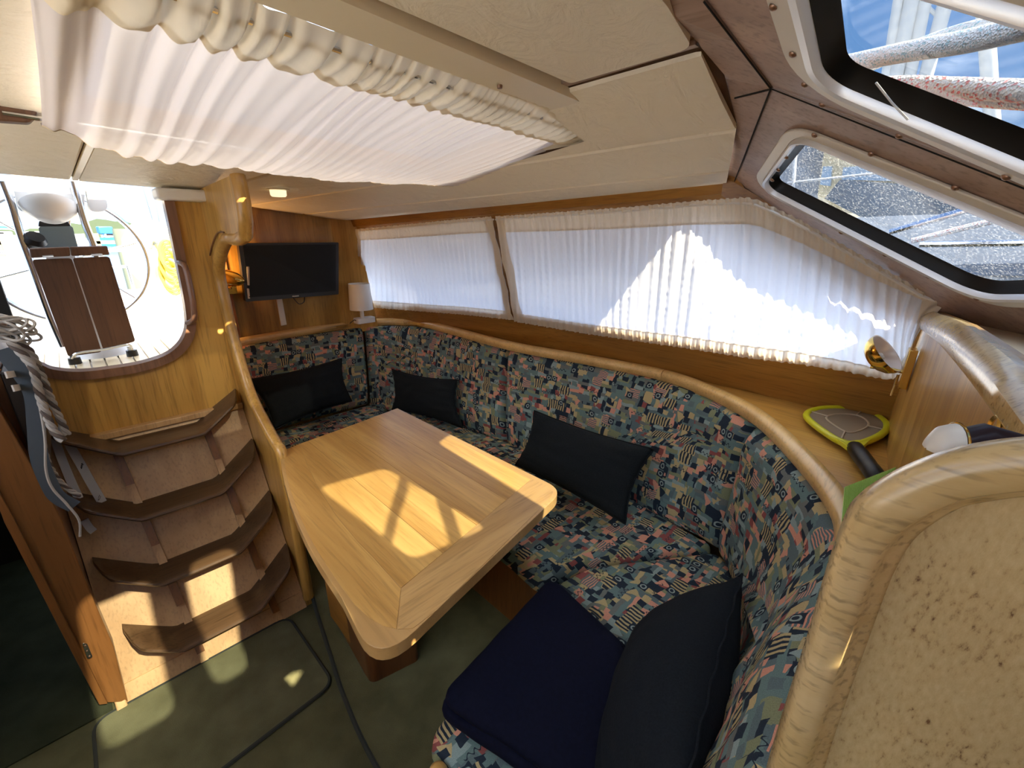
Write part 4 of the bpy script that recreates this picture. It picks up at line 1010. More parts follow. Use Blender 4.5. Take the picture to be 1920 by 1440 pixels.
# ---- skylight curtain on two rods
skc = thing('skylight_curtain', 'knitted white curtain sagging under the roof skylight on two rods', 'curtain', V((.6, 1.1, .2)))
def skz(X, Y): return pc(X, Y)
nu, nv = 420, 44
def SK(i, j, hem=False):
    u = i / nu; v = j / nv
    Xa = lerp(.045, 1.250, u); Xb = lerp(.030, 1.06, u); Ya = .782 + .0 * u; Yb = 1.425
    X = lerp(Xa, Xb, v); Y = lerp(Ya, Yb, v)
    z0 = lerp(pc(Xa, Ya) - .022, pc(Xb, Yb) - .014, v)
    if u > .85: z0 -= 0
    s = (v ** 1.7) * (1 - v) ** .45 / .40
    sag = s * interp([(0, .020), (.06, .062), (.18, .082), (.45, .078), (.75, .060), (1, .028)], u)
    comp = u ** .85
    ph = 6.283 * (19 * u + 15 * u * u) + 2.6 * math.sin(u * 13) + 1.5 * math.sin(u * 31 + 1)
    amp = lerp(.0085, .0030, u ** .7)
    fold = amp * (math.sin(ph + 2.4 * v + 3 * noise.noise(V((u * 6, v * 1.2, 7)))) + .35 * math.sin(2.1 * ph + 1 + 2 * v)) * lerp(1, .45, v ** 1.5)
    if v > .8: fold += (v - .8) * 5 * .006 * math.sin(u * 23 + 2 * math.sin(u * 9))
    ruff = 0
    if v < .13:
        k_ = math.sin(v / .13 * 3.14) ** .6; fold *= .5 + .9 * k_; ruff = .005 * math.sin(ph * 2 + v * 30) * k_ + .011 * k_
    big = .010 * noise.noise(V((u * 9, v * 1.6, 2))) * math.sin(min(v, 1) * 3.14)
    if v < .13: Y -= .030 * (1 - v / .13) ** .5; z0 += .018 * (1 - v / .13)
    return V((X + .004 * math.cos(ph) * (1 - v), Y + .008 * math.sin(ph * .5) * (v > .9), z0 - sag + fold + big - ruff))
obj('cloth', grid([[SK(i, j) for j in range(5, nv + 1)] for i in range(nu + 1)]), M['knit'], skc, angle=180)
obj('heading', grid([[SK(i, j) - V((0, 0, .0015)) for j in range(0, 7)] for i in range(nu + 1)]), M['knithem'], skc, angle=180)
obj('hem', grid([[SK(i, j) - V((0, 0, .0015)) for j in (nv - 3, nv - 2, nv - 1, nv)] for i in range(nu + 1)]), M['knithem'], skc, angle=180)
obj('rod', tube([hz(.03, .785, -.018), hz(.6, .785, -.018), V((1.235, .785, pc(1.235, .785) - .022))], .0045, n=8), M['steel'], skc)
obj('rod', tube([hz(-.02, 1.405, -.012), hz(.5, 1.405, -.012), hz(1.06, 1.405, -.014)], .0045, n=8), M['steel'], skc)
for nm, c, ex, lb in (('rod_bracket', onc(1178, 247), V((.012, .010, .012)), 'small wooden bracket holding the outboard end of the skylight curtain rod'),):
    o = obj(nm, obox(bmesh.new(), V((1.212, .768, pc(1.21, .77) - .006)), V((.011, 0, 0)), V((0, .016, 0)), V((0, 0, .017))), M['teak'], bev=.004); tag(o, lb, 'bracket')
brk = prism([ony(x, y, 1.405) for x, y in ((-60, 172), (66, 184), (72, 200), (66, 218), (54, 230), (-60, 222))], V((0, .035, 0)))
tag(obj('rod_bracket', brk, M['teak'], bev=.005), 'dark wooden bracket at the left edge holding the aft rod of the skylight curtain', 'bracket')

# =================================================================== FITTINGS
# television
YV = 2.66
tv = thing('television', 'black flat television mounted on the aft bulkhead above the settee', 'television', V((.92, YV, -.36)))
tq = [ony(447, 456, YV), ony(635, 454.5, YV), ony(635, 552, YV + .0), ony(461, 566, YV - .02)]
obj('casing', prism(roundpoly(tq, .008), V((0, .04, 0))), M['black'], tv, bev=.004)
cen = sum(tq, V((0, 0, 0))) / 4
sq = [lerp(p, cen, .07) for p in tq]; sq[2].z += .012; sq[3].z += .012
obj('screen', prism([p + V((0, -.0035, 0)) for p in sq], V((0, .003, 0))), M['screen'], tv, smooth=False)
bz = lerp(tq[3], tq[2], .5)
obj('maker_plate', nbox(bz.x - .018, bz.x + .018, bz.y - .004, bz.y, bz.z + .006, bz.z + .013), M['steel'], tv, bev=.001)
lx0 = tq[3].x
obj('side_sticker', prism([ony(463, 500, YV - .022), ony(467, 500, YV - .022), ony(468, 535, YV - .022), ony(464, 535, YV - .022)], V((0, .002, 0))), M['label'], tv, smooth=False)
obj('side_sticker', prism([ony(463, 541, YV - .022), ony(467, 541, YV - .022), ony(469, 560, YV - .022), ony(465, 560, YV - .022)], V((0, .002, 0))), M['label'], tv, smooth=False)
obj('wall_mount', nbox(.86, 1.0, YV + .03, 2.755, -.26, -.14), M['black'], tv)
obj('loose_cable', tube(smooth_path([ony(548, 556, 2.70), ony(556, 566, 2.66), ony(562, 570, 2.65), ony(570, 566, 2.66), ony(571, 556, 2.70)], 5), .0025, n=6), M['cable'], tv)
tag(obj('cable_duct', prism([ony(518, 558, 2.742), ony(529, 558, 2.742), ony(538, 609, 2.742), ony(527, 611, 2.742)], V((0, .012, 0))), M['offwhite'], bev=.002), 'white plastic cable duct running down below the television', 'cable duct')
# brass reading lamp on the aft bulkhead
def brasslamp(name, label, c, axis, r, L_, plate_c, plate_axes, arm, openshade, mt='brass'):
    t = thing(name, label, 'lamp', c)
    prof = [(.004, -L_ * .05), (r * .30, 0), (r * .62, L_ * .16), (r * .86, L_ * .42), (r * .98, L_ * .75), (r, L_)]
    obj('shade', lathe(prof, c - axis * L_ * .6, axis, n=36), M['brass'], t)
    obj('reflector', lathe([(r, L_ * 1.001), (r * .95, L_ * .97), (r * .80, L_ * .52), (r * .45, L_ * .26), (.002, L_ * .2)], c - axis * L_ * .6, axis, n=36), M['mirror'], t)
    obj('bulb', lathe([(.001, L_ * .75), (.008, L_ * .72), (.011, L_ * .6), (.007, L_ * .4), (.006, L_ * .2)], c - axis * L_ * .6, axis, n=16), M['offwhite'], t)
    obj('arm', tube(arm, .0045, n=10), M['brass'], t)
    obj('wall_plate', obox(bmesh.new(), plate_c, *plate_axes), M[mt], t, bev=.002)
    return t
la1 = ony(437, 523, 2.62)
brasslamp('brass_reading_lamp', 'egg-shaped brass reading lamp left of the television', la1, V((-.75, .62, .22)).normalized(), .040, .085, ony(434, 540, 2.70), (V((.022, 0, 0)), V((0, .010, 0)), V((0, 0, .030))), [la1 + V((0, 0, -.02)), la1 + V((-.012, .04, -.05)), ony(434, 540, 2.69)], True)
ll = bpy.data.lights.new('reading_lamp_light', 'POINT'); ll.energy = .8; ll.color = (1, .55, .2); ll.shadow_soft_size = .01
lo_ = bpy.data.objects.new('reading_lamp_light', ll); C.objects.link(lo_); lo_.location = la1 + V((-.035, .03, .06))
# brass lamp on the shelf end partition
lf = onF(1706, 690); wdir = (PQ1 - PQ0).normalized()
pc2 = onF(1711, 692) + nP * .010
la2 = onF(1652, 665) + nP * .0; la2 = ray(1651, 668) * ((pc2 + nP * .075).length / ray(1651, 668).length)
v_ = ray(1651, 668).normalized(); s_ = RM @ V((.917, .398, 0)); s_ = (s_ - v_ * s_.dot(v_)).normalized()
ax2 = (v_ * -.30 + s_ * .95).normalized()
brasslamp('brass_reading_lamp', 'open brass reading lamp with mirrored reflector on the shelf end panel', la2, ax2, .056, .044, pc2, (wdir * .022, nP * .009, V((0, 0, .052))), [la2 - ax2 * .02 + V((0, 0, -.02)), lerp(la2, pc2, .5) + V((0, 0, -.02)), pc2 + V((0, 0, -.012))], True, 'brasslight')
tag(obj('lamp_pull', tube([pc2 + nP * .015 + V((0, 0, -.02)), pc2 + nP * .016 + V((0, 0, -.08))], .0025, n=8), M['steel']), 'thin pull switch hanging under the open brass lamp', 'switch')
# small white table lamp in the corner
lp_ = V((1.275, 2.64, -.548))
tl = thing('table_lamp', 'small lamp with white drum shade in the corner beside the television', 'lamp', lp_)
obj('lamp_shade', lathe([(.072, .085), (.064, .245), (.062, .245), (.070, .085)], lp_, n=36), M['offwhite'], tl)
obj('stem', lathe([(.012, .03), (.012, .13), (.003, .20)], lp_, n=16), M['offwhite'], tl)
obj('base', prism(roundpoly([lp_ + V(p) for p in ((-.05, -.035, 0), (.075, -.035, 0), (.075, .035, 0), (-.05, .035, 0))], .02), V((0, 0, .032))), M['offwhite'], tl, bev=.008)
obj('cord', tube(smooth_path([lp_ + V((-.05, -.01, .02)), lp_ + V((-.07, -.03, .03)), lp_ + V((-.10, -.03, .012))], 5), .0025, n=6), M['cable'], tl)
# ceiling light
cl = thing('ceiling_light', 'small round cream ceiling light near the aft bulkhead', 'lamp', ray(521, 357) * (1.98 / ray(521, 357).y))
cp_ = cl.location.copy()
obj('flange', lathe([(.001, .0), (.042, .0), (.043, -.004), (.030, -.006)], cp_ + V((0, 0, .006)), n=28), M['cream'], cl)
obj('lens', lathe([(.030, -.004), (.029, -.022), (.024, -.027), (.001, -.028)], cp_ + V((0, 0, .004)), n=28), M['lamp'], cl)

# =================================================================== SOFT THINGS
def pillow(name, q, T_, m, label, wr=.006, seed=1, group='dark scatter cushions', pinch=.05, cat='cushion', seam=True, power=.42, up=None):
    """q = four corners TL, TR, BR, BL"""
    n = (q[1] - q[0]).cross(q[3] - q[0]).normalized(); c = sum(q, V((0, 0, 0))) / 4
    if n.dot(c) > 0: n = -n          # towards the open room
    NU, NV = 34, 26; t = thing(name, label, cat, V((c.x, c.y, min(p.z for p in q))), group)
    def base(u, v):
        uu = u + pinch * math.sin(2 * math.pi * (u - .0)) * 0
        p = lerp(lerp(q[0], q[1], u), lerp(q[3], q[2], u), v)
        k = pinch * (math.sin(math.pi * u) * (1 if True else 0)); e_ = (v - .5) * 2; f = (u - .5) * 2
        p = p - (lerp(q[3], q[2], u) - lerp(q[0], q[1], u)) * e_ * pinch * math.sin(math.pi * u) * abs(e_)
        p = p - (lerp(q[1], q[2], v) - lerp(q[0], q[3], v)) * f * pinch * math.sin(math.pi * v) * abs(f)
        return p
    def pt(u, v, side):
        s = (max(0, math.sin(math.pi * u)) * max(0, math.sin(math.pi * v))) ** power
        p = base(u, v); w_ = wr * (noise.noise(V((u * 4 + seed, v * 3, seed))) + .6 * noise.noise(V((u * 9, v * 7 + seed, 3)))) * min(1, s * 2)
        rip = .0025 * math.sin(40 * (u if v < .1 or v > .9 else v) + seed) * (1 - s)
        return p + n * (side * T_ * .5 * s + w_ * (side > 0) + rip)
    for side in (1, -1): pass
    rows = [[pt(i / NU, j / NV, 1) for j in range(NV + 1)] for i in range(NU + 1)]
    bm = bmesh.new(); grid(rows, bm); rows = [[pt(i / NU, j / NV, -1) for j in range(NV + 1)] for i in range(NU + 1)]; grid(rows, bm)
    bmesh.ops.remove_doubles(bm, verts=bm.verts, dist=.0009)
    obj('cover', bm, m, t, angle=180)
    if seam:
        per = [pt(i / NU, 0, 1) for i in range(NU)] + [pt(1, j / NV, 1) for j in range(NV)] + [pt(1 - i / NU, 1, 1) for i in range(NU)] + [pt(0, 1 - j / NV, 1) for j in range(NV)]
        obj('piping', tube(per, .0032, n=6, closed=True), m, t)
    return t
pillow('scatter_cushion', [ony(463, 712, 2.50), ony(641, 672, 2.53), ony(660, 752, 2.40), ony(513, 806, 2.34)], .11, M['charcoal'], 'wide dark cushion leaning on the aft backrest below the television', seed=2)
pillow('scatter_cushion', [onx(734, 692, 1.31), onx(858, 712, 1.41), onx(868, 803, 1.36), onx(735, 768, 1.25)], .10, M['charcoal'], 'small dark cushion in the aft corner behind the table', seed=5, pinch=.07)
pillow('scatter_cushion', [onx(1002, 770, 1.37), onx(1226, 842, 1.37), onx(1172, 983, 1.25), onx(966, 872, 1.24)], .12, M['charcoal'], 'dark grey cushion beside the sunlit table corner', seed=9, pinch=.045)
t1 = onz(1393, 1078, -.835); t2 = onz(1282, 1500, -.76); b1 = onz(1245, 1175, -1.03); b2 = onz(1100, 1500, -1.03)
pillow('large_cushion', [t2, t1, b1, b2], .22, M['slate'], 'large slate-blue cushion standing at the forward end of the settee', seed=12, pinch=.03, power=.55)
# folded navy blanket
P1, P2, P3, P4 = onz(1032, 1076, -.985), onz(1200, 1215, -.985), onz(1130, 1520, -.985), onz(812, 1312, -.985)
bl = thing('folded_blanket', 'navy blue folded blanket lying on the forward seat', 'blanket', V((.6, .45, -1.04)))
def blanket(nm, q, z0, z1, seed, rr=.05):
    NU, NV = 40, 36; top = []; c = sum(q, V((0, 0, 0))) / 4
    loop = roundpoly([V((p.x, p.y, 0)) for p in q], rr, 8); loop = resample(loop + [loop[0]], 121)[:-1]; cc = V((c.x, c.y, 0))
    bm = bmesh.new(); R = []
    for s, z in ((.985, z0), (1.0, z0 + .008), (1.003, (z0 + z1) / 2), (.995, z1 - .006), (.975, z1 - .001), (.93, z1 + .002), (.8, z1 + .005), (.6, z1 + .006), (.4, z1 + .006), (.2, z1 + .006)):
        ring = []
        for k, p in enumerate(loop):
            a_ = k / 120 * 6.283; w_ = 1 + .012 * noise.noise(V((math.cos(a_) * 3, math.sin(a_) * 3, seed)))
            x = lerp(cc, p, s * w_); h = .018 * noise.noise(V((x.x * 4 + x.y * 3, x.y * 9 - x.x * 6, seed))) + .004 * noise.noise(V((x.x * 16, x.y * 10, seed))) if s < .96 else 0
            ring.append(bm.verts.new((x.x, x.y, z + h)))
        R.append(ring)
    for a, b in zip(R, R[1:]):
        for i in range(120): bm.faces.new((a[i], a[(i + 1) % 120], b[(i + 1) % 120], b[i]))
    f = bm.faces.new(R[-1]); bm.faces.new(R[0][::-1]); bmesh.ops.triangulate(bm, faces=[f])
    return obj(nm, bm, M['navy'], bl, angle=75)
blanket('lower_fold', [P1 * 1.0, lerp(P1, P2, 1.0), P3, P4], -1.036, -1.006, 1)
blanket('upper_fold', [lerp(P1, P3, .02), lerp(P2, P4, .05), lerp(P3, P1, .02), lerp(P4, P2, .02)], -1.004, -.978, 4)
# mat in front of the steps
mq = [onz(172, 1500, FZ), onz(188, 1352, FZ), onz(240, 1316, FZ), onz(548, 1158, FZ), onz(620, 1282, FZ), onz(470, 1400, FZ), onz(330, 1560, FZ)]
mq = [V((-.262, 1.40, FZ)), V((-.262, 1.625, FZ)), V((.338, 1.615, FZ)), V((.345, 1.20, FZ)), V((-.262, 1.17, FZ))]
mq = roundpoly([V((-.262, 1.625, FZ)), V((.330, 1.620, FZ)), V((.342, 1.215, FZ)), V((-.262, 1.17, FZ))], .05)
mt_ = thing('floor_mat', 'rounded green floor mat with bound edge in front of the steps', 'mat', V((.04, 1.4, FZ)))
obj('pile', prism([p + V((0, 0, .001)) for p in mq], V((0, 0, .009))), M['mat'], mt_, bev=.003)
obj('bound_edge', tube([p + V((0, 0, .006)) for p in mq], .0065, n=6, closed=True), M['binding'], mt_)

# =================================================================== LOOSE THINGS ON THE SHELF
rk = thing('fly_swatter_racket', 'lime electric fly swatter with black grip lying on the shelf', 'fly swatter', V((1.5, .12, -.565)))
rz = -.545
rc = onz(1588, 797, rz); hd = (onz(1648, 893, rz) - onz(1585, 822, rz)).normalized(); hd.z = 0; hd.normalize(); sd = V((-hd.y, hd.x, 0))
# head outline from world-space samples of the oval
ov = smooth_path([onz(x, y, rz) for x, y in ((1512, 781), (1530, 768), (1575, 765), (1625, 771), (1658, 790), (1660, 808), (1630, 826), (1590, 833), (1548, 812))], 6, closed=True)
obj('rim', tube(ov, .0098, n=10, closed=True), M['lime'], rk)
cc = sum(ov, V((0, 0, 0))) / len(ov)
obj('mesh_disc', prism([lerp(cc, p, .97) for p in ov], V((0, 0, .002))), M['mesh'], rk, smooth=False)
obj('inner_ring', tube([lerp(cc, p, .52) + V((0, 0, .003)) for p in ov], .003, n=6, closed=True), M['meshring'], rk)
for k in (3, 17, 30, 44): obj('spoke', tube([lerp(cc, ov[k], .52) + V((0, 0, .004)), lerp(cc, ov[k], .96) + V((0, 0, .004))], .0025, n=6), M['meshring'], rk)
nk = onz(1590, 828, rz)
obj('neck', prism(roundpoly([onz(1556, 821, rz - .004), onz(1590, 834, rz - .004), onz(1632, 829, rz - .004), onz(1612, 848, rz - .004), onz(1592, 848, rz - .004)], .01), V((0, 0, .012))), M['lime'], rk, bev=.003)
g0_, g1_ = onz(1600, 836, rz + .004), onz(1655, 910, rz + .004)
obj('grip', tube([lerp(g0_, g1_, t) for t in (0, .06, .3, .55, .6, .65, .95, 1)], [.014, .0195, .0210, .0205, .0195, .0205, .0210, .014], n=14), M['rubber'], rk)
# ribbed green sheet
gs = [onz(1583, 914, -.515), onz(1691, 872, -.505), onz(1650, 1000, -.55), onz(1575, 1010, -.55)]
nr = 46; rows = []
for i in range(nr * 2 + 1):
    t = i / (nr * 2); a, b = lerp(gs[0], gs[1], t), lerp(gs[3], gs[2], t); rows.append([lerp(a, b, s) + V((0, 0, .0022 * (i % 2))) for s in (0, .5, 1)])
bm = grid(rows); bmesh.ops.solidify(bm, geom=bm.faces, thickness=.0012)
tag(obj('ribbed_sheet', bm, M['greensheet'], smooth=False), 'bright green ribbed plastic sheet sticking up behind the foreground panel', 'sheet')
# half-round case and brass ring on the cabinet behind the panel
XC = .40
cs = thing('half_round_case', 'dark brown and silver half-round case behind the foreground panel', 'case', onx(1830, 850, XC))
ca, cb_ = onx(1785, 842, XC), onx(1915, 842, XC + .02); axc = (cb_ - ca).normalized()
rows = []
for i in range(13):
    a_ = math.pi * i / 12; upv = V((0, 0, 1)); sdv = axc.cross(upv).normalized(); r_ = .018
    o_ = sdv * math.cos(a_) * r_ * .75 + upv * math.sin(a_) * r_
    rows.append([ca + o_ * .98 + V((0, 0, -.004)), ca + o_ + axc * .015, cb_ + o_ * .55])
bm = grid(rows); bmesh.ops.solidify(bm, geom=bm.faces, thickness=.0015); obj('shell', bm, M['leather'], cs)
rows = [[ca + (sdv * math.cos(math.pi * i / 12) * .75 + V((0, 0, 1)) * math.sin(math.pi * i / 12)) * r - axc * (.001 + d) for r, d in ((.0182, 0), (.0165, .007), (.010, .012), (.001, .014))] for i in range(13)]
obj('end_cap', grid(rows), M['greyflange'], cs)
obj('brass_rim', tube([ca + (sdv * math.cos(math.pi * i / 12) * .75 + V((0, 0, 1)) * math.sin(math.pi * i / 12)) * .0185 for i in range(13)], .0008, n=6), M['brass'], cs)
tag(obj('brass_ring', lathe([(.016, 0), (.019, .002), (.021, 0), (.019, -.002), (.016, 0)], onF(1893, 822) + nP * .012, nP, n=28), M['brasslight']), 'gold ring on the shelf end panel behind the half-round case', 'ring')
tag(obj('case_stand', nbox(XC - .035, XC + .06, -.16, -.03, -.56, ca.z - .003), M['oak_x'], bev=.004), 'low oak ledge behind the foreground panel carrying the case', 'ledge')

# =================================================================== LEFT SIDE: SWITCH BOX, ROPES AND STRAPS
bx = thing('control_box', 'black control box with two white label strips on the recess wall', 'box', V((-.17, 1.85, -.56)))
obj('housing', nbox(-.179, -.150, 1.66, 2.02, -.62, -.345), M['black'], bx, bev=.004)
for a, b in (((13, 703), (46, 698)), ((26, 728), (54, 723))):
    p, q = onx(*a, -.148), onx(*b, -.148)
    obj('label_strip', prism([p + V((0, 0, .008)), q + V((0, 0, .008)), q + V((0, 0, -.008)), p + V((0, 0, -.008))], V((-.003, 0, 0))), M['label'], bx, smooth=False)
def px(pts, Y): return smooth_path([ony(x, y, Y) for x, y in pts], 6)
def twist(name, path, r, m1, m2, label, cat='rope'):
    t = thing(name, label, cat, path[len(path) // 2]); n_ = len(path) * 3; P_ = resample(path, n_)
    L_ = sum((b - a).length for a, b in zip(P_, P_[1:])); tw = L_ / (r * 7)
    for k, mm in ((0, m1), (1, m2), (2, m1)):
        pts = []
        for i, p in enumerate(P_):
            tg = (P_[min(i + 1, n_ - 1)] - P_[max(i - 1, 0)]).normalized(); s_ = tg.cross(V((0, 1, 0))).normalized(); u_ = s_.cross(tg)
            a_ = i / n_ * tw * 6.283 + k * 2.094; pts.append(p + (s_ * math.cos(a_) + u_ * math.sin(a_)) * r * .55)
        obj('strand', tube(pts, r * .62, n=6), mm, t)
    return t
twist('hanging_rope', px([(18, 640), (45, 668), (62, 690), (72, 730), (84, 770), (100, 806), (118, 826)], 1.60), .0085, M['rope'], M['rope_dark'], 'grey braided rope hanging in front of the black control box')
twist('hanging_rope', px([(30, 634), (58, 662), (80, 708), (94, 745), (110, 780), (126, 815)], 1.625), .0078, M['rope'], M['rope_dark'], 'braided rope hanging nearest the companionway panel')
twist('hanging_rope', px([(8, 628), (40, 660), (62, 716), (76, 800), (92, 870), (120, 910), (150, 930)], 1.64), .006, M['rope'], M['rope_dark'], 'thin twisted line trailing down to the second tread')
def ribbon(pts, w_, m, name, label=None, parent=None, wide=V((1, 0, 0))):
    rows = []
    for i, p in enumerate(pts):
        tg = (pts[min(i + 1, len(pts) - 1)] - pts[max(i - 1, 0)]).normalized(); s_ = (wide - tg * wide.dot(tg)).normalized()
        rows.append([p - s_ * w_ / 2, p + s_ * w_ / 2, p + s_ * w_ / 2 + V((0, .0025, 0)), p - s_ * w_ / 2 + V((0, .0025, 0))])
    bm = grid(rows, closev=True); bm.verts.ensure_lookup_table(); bm.faces.new(bm.verts[:4]); bm.faces.new(bm.verts[-4:][::-1]); return obj(name, bm, m, parent)
tag(ribbon(px([(4, 655), (40, 700), (62, 740), (68, 800), (74, 860), (96, 915), (112, 935), (140, 950)], 1.61), .034, M['strapblue'], 'webbing_strap'), 'wide blue-grey webbing strap hanging beside the companionway steps', 'strap')
def stp(pts, o_): return [ (lambda d: d * ((1.63 + 1.5 * ms - o_) / (d.y - ms * d.z)))(ray(x, y)) for x, y in pts]
ws = thing('lettered_strap', 'white webbing strap with black letters hanging over the second tread', 'strap', stp([(160, 900)], .05)[0])
sp_ = stp([(112, 800), (128, 830), (152, 872), (172, 908), (192, 942)], .05); ribbon(smooth_path(sp_, 4), .024, M['strap'], 'webbing', None, ws)
dirv = (sp_[-1] - sp_[0]).normalized(); ang = math.atan2(dirv.z, dirv.x)
for ch, pxy in (('S', (118, 815)), ('SS', (153, 874)), ('U', (186, 934))):
    p = stp([pxy], .056)[0]; text(ch, .024, p, (math.radians(62), 0, ang), M['blacktext'], ws)
ws2 = ribbon(smooth_path(stp([(96, 800), (112, 850), (130, 895), (148, 935)], .045), 4), .022, M['strap'], 'webbing_strap'); tag(ws2, 'plain white webbing strap left of the lettered strap', 'strap')
ws3 = ribbon(smooth_path(stp([(158, 975), (168, 990), (176, 997)], .06), 4), .020, M['strap'], 'strap_end'); tag(ws3, 'short white strap end showing below the second tread', 'strap')
tag(obj('thin_cord', tube(px([(20, 640), (60, 700), (74, 760), (84, 820), (86, 880), (98, 915), (125, 945), (148, 975), (150, 1006)], 1.60), .0032, n=6), M['rope']), 'thin pale cord hanging lowest beside the steps', 'cord')
# tangle of thin loops over the hook
random.seed(4)
kt = thing('rope_tangle', 'tangle of pale knotted cord over the hook at the left edge', 'rope', ony(15, 625, 1.63))
for k in range(9):
    c = ony(random.uniform(-10, 32), random.uniform(606, 640), 1.60 + random.uniform(-.01, .04)); r1, r2 = random.uniform(.02, .05), random.uniform(.008, .02); a0 = random.uniform(-.9, .3)
    pts = [c + V((math.cos(a_) * r1 * math.cos(a0) - math.sin(a_) * r2 * math.sin(a0), .006 * math.sin(3 * a_), math.cos(a_) * r1 * math.sin(a0) + math.sin(a_) * r2 * math.cos(a0))) for a_ in [i / 24 * 6.283 for i in range(24)]]
    obj('cord_loop', tube(pts, .0034, n=6, closed=True), M['rope'], kt)
tag(obj('rope_hook', tube([V((-.179, 1.66, -.26)), V((-.14, 1.64, -.26)), V((-.14, 1.64, -.22))], .006, n=8), M['trim']), 'dark hook carrying the hanging ropes', 'hook')

# =================================================================== OUTSIDE: COCKPIT
SZ = -.60
ck = thing('cockpit', 'white moulded cockpit with teak sole seen through the companionway', 'cockpit', V((.2, 3.6, SZ)))
zt_ = ony(280, 549, 4.4).z
def part(nm, bm, m, parent=ck, **k): return obj(nm, bm, M[m], parent, **k)
part('sole', nbox(-2.2, -.20, 2.95, 4.6, SZ - .04, SZ - .012), 'white', smooth=False)
part('sole', nbox(-.20, .40, 2.12, 4.6, SZ - .04, SZ - .012), 'white', smooth=False)
for i in range(26):
    x = -1.0 + i * .052
    ys = 2.96 if x < -.2 else 2.5
    part('teak_slat', prism([V((x, ys, SZ - .012)), V((x + .045, ys, SZ - .012)), V((x + .045, 3.25, SZ - .012)), V((x, 3.25, SZ - .012))], V((0, 0, .012))), 'creamhull', smooth=False)
part('aft_coaming', nbox(-2.2, 1.9, 4.4, 4.8, SZ - .03, zt_), 'white', bev=.03)
part('cross_step', nbox(-.9, .62, 3.75, 4.4, SZ - .03, ony(200, 620, 3.75).z), 'white', bev=.02)
part('side_seat', nbox(.62, 1.3, 2.95, 4.4, SZ - .03, ony(300, 580, 3.2).z), 'white', bev=.02)
part('sole', nbox(.40, 1.9, 2.95, 4.6, SZ - .04, SZ - .012), 'white', smooth=False)
part('side_coaming', nbox(1.3, 1.9, 2.95, 4.6, SZ - .03, -.42), 'white', bev=.03)
part('locker_front', nbox(.60, .62, 3.0, 3.7, SZ + .02, ony(300, 580, 3.2).z - .04), 'offwhite', bev=.004)
# folding cockpit table
YC = 2.86
ct = thing('folding_cockpit_table', 'weathered brown folding table standing in the cockpit', 'table', V((.03, YC, SZ)))
L4 = [(60, 487), (134, 484), (191, 660), (128, 669)]; R4 = [(136, 484), (205, 481), (254, 640), (194, 657)]
for q in (L4, R4):
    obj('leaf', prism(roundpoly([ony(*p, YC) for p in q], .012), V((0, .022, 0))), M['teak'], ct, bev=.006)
for q in (((54, 466), (130, 463), (132, 480), (58, 484)), ((131, 463), (201, 461), (206, 478), (134, 480))):
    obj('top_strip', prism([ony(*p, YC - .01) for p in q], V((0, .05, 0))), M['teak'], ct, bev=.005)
for a, b in (((80, 481), (100, 480)), ((171, 478), (192, 477))):
    obj('hinge', tube([ony(*a, YC - .018), ony(*b, YC - .018)], .006, n=8), M['steel'], ct)
obj('bottom_bar', tube(smooth_path([ony(134, 672, YC - .03), ony(146, 662, YC - .04), ony(195, 655, YC - .04), ony(240, 646, YC - .04), ony(246, 652, YC - .03)], 5), .006, n=8), M['steel'], ct)
for a, b, f in (((136, 666), (144, 688), (145, 687)), ((243, 648), (250, 670), (250, 669))):
    obj('leg', tube([ony(*a, YC), V((ony(*b, YC).x, YC, SZ + .02))], .013, n=12), M['steel'], ct)
    obj('foot', lathe([(.001, .03), (.022, .03), (.024, .0), (.001, 0)], V((ony(*b, YC).x, YC, SZ)), n=16), M['black'], ct)
bn = thing('steering_pedestal', 'white bell-shaped steering pedestal with instrument box behind the folding table', 'steering pedestal', V((ony(200, 680, 3.02).x, 3.02, SZ)))
pb = V((ony(200, 680, 3.02).x, 3.02, SZ))
obj('column', lathe([(.12, 0), (.10, .03), (.065, .08), (.055, .16), (.055, .45)], pb, n=28), M['white'], bn)
YI = 3.05
obj('instrument_box', prism(roundpoly([ony(x, y, YI) for x, y in ((72, 425), (136, 424), (147, 466), (78, 468))], .01), V((0, .12, 0))), M['paleblue'], bn, bev=.01)
obj('compass_cover', prism(smooth_path([ony(x, y, YI + .02) for x, y in ((72, 425), (74, 414), (88, 408), (105, 407), (122, 411), (133, 424))], 3), V((0, .09, 0))), M['black'], bn, bev=.008)
obj('column_top', nbox(ony(110, 470, YI).x - .05, ony(110, 470, YI).x + .05, YI + .02, YI + .12, -.22, ony(100, 466, YI).z), M['white'], bn)
for pts in (((5, 340), (22, 385), (38, 440), (60, 500), (92, 590), (118, 650)), ((137, 340), (148, 380), (160, 420), (178, 468), (186, 520))):
    obj('guard_rail', tube(smooth_path([ony(x, y, 2.95) for x, y in pts], 4), .014, n=12), M['steel'], bn)
pod = prism(roundpoly([ony(x, y, 2.98) for x, y in ((18, 320), (160, 320), (158, 398), (34, 398))], .03), V((0, .16, 0))); obj('overhead_pod', pod, M['white'], bn, bev=.02)
obj('pod_dome', lathe([(.001, .07), (.05, .06), (.085, .03), (.095, 0)], ony(92, 386, 2.96), V((0, -.5, -.85)), n=28), M['offwhite'], bn)
obj('pod_badge', nbox(*(lambda c: (c.x - .012, c.x + .012, c.y - .03, c.y - .02, c.z - .006, c.z + .006))(ony(90, 371, 2.96))), M['black'], bn)
obj('side_pod', prism(roundpoly([ony(x, y, 3.0) for x, y in ((160, 345), (197, 352), (203, 396), (168, 398))], .03), V((0, .12, 0))), M['offwhite'], bn, bev=.02)
obj('cup_bracket', lathe([(.035, 0), (.042, .03), (.03, .05), (.001, .05)], ony(62, 458, 2.98), V((.3, -.6, .6)), n=18), M['black'], bn)
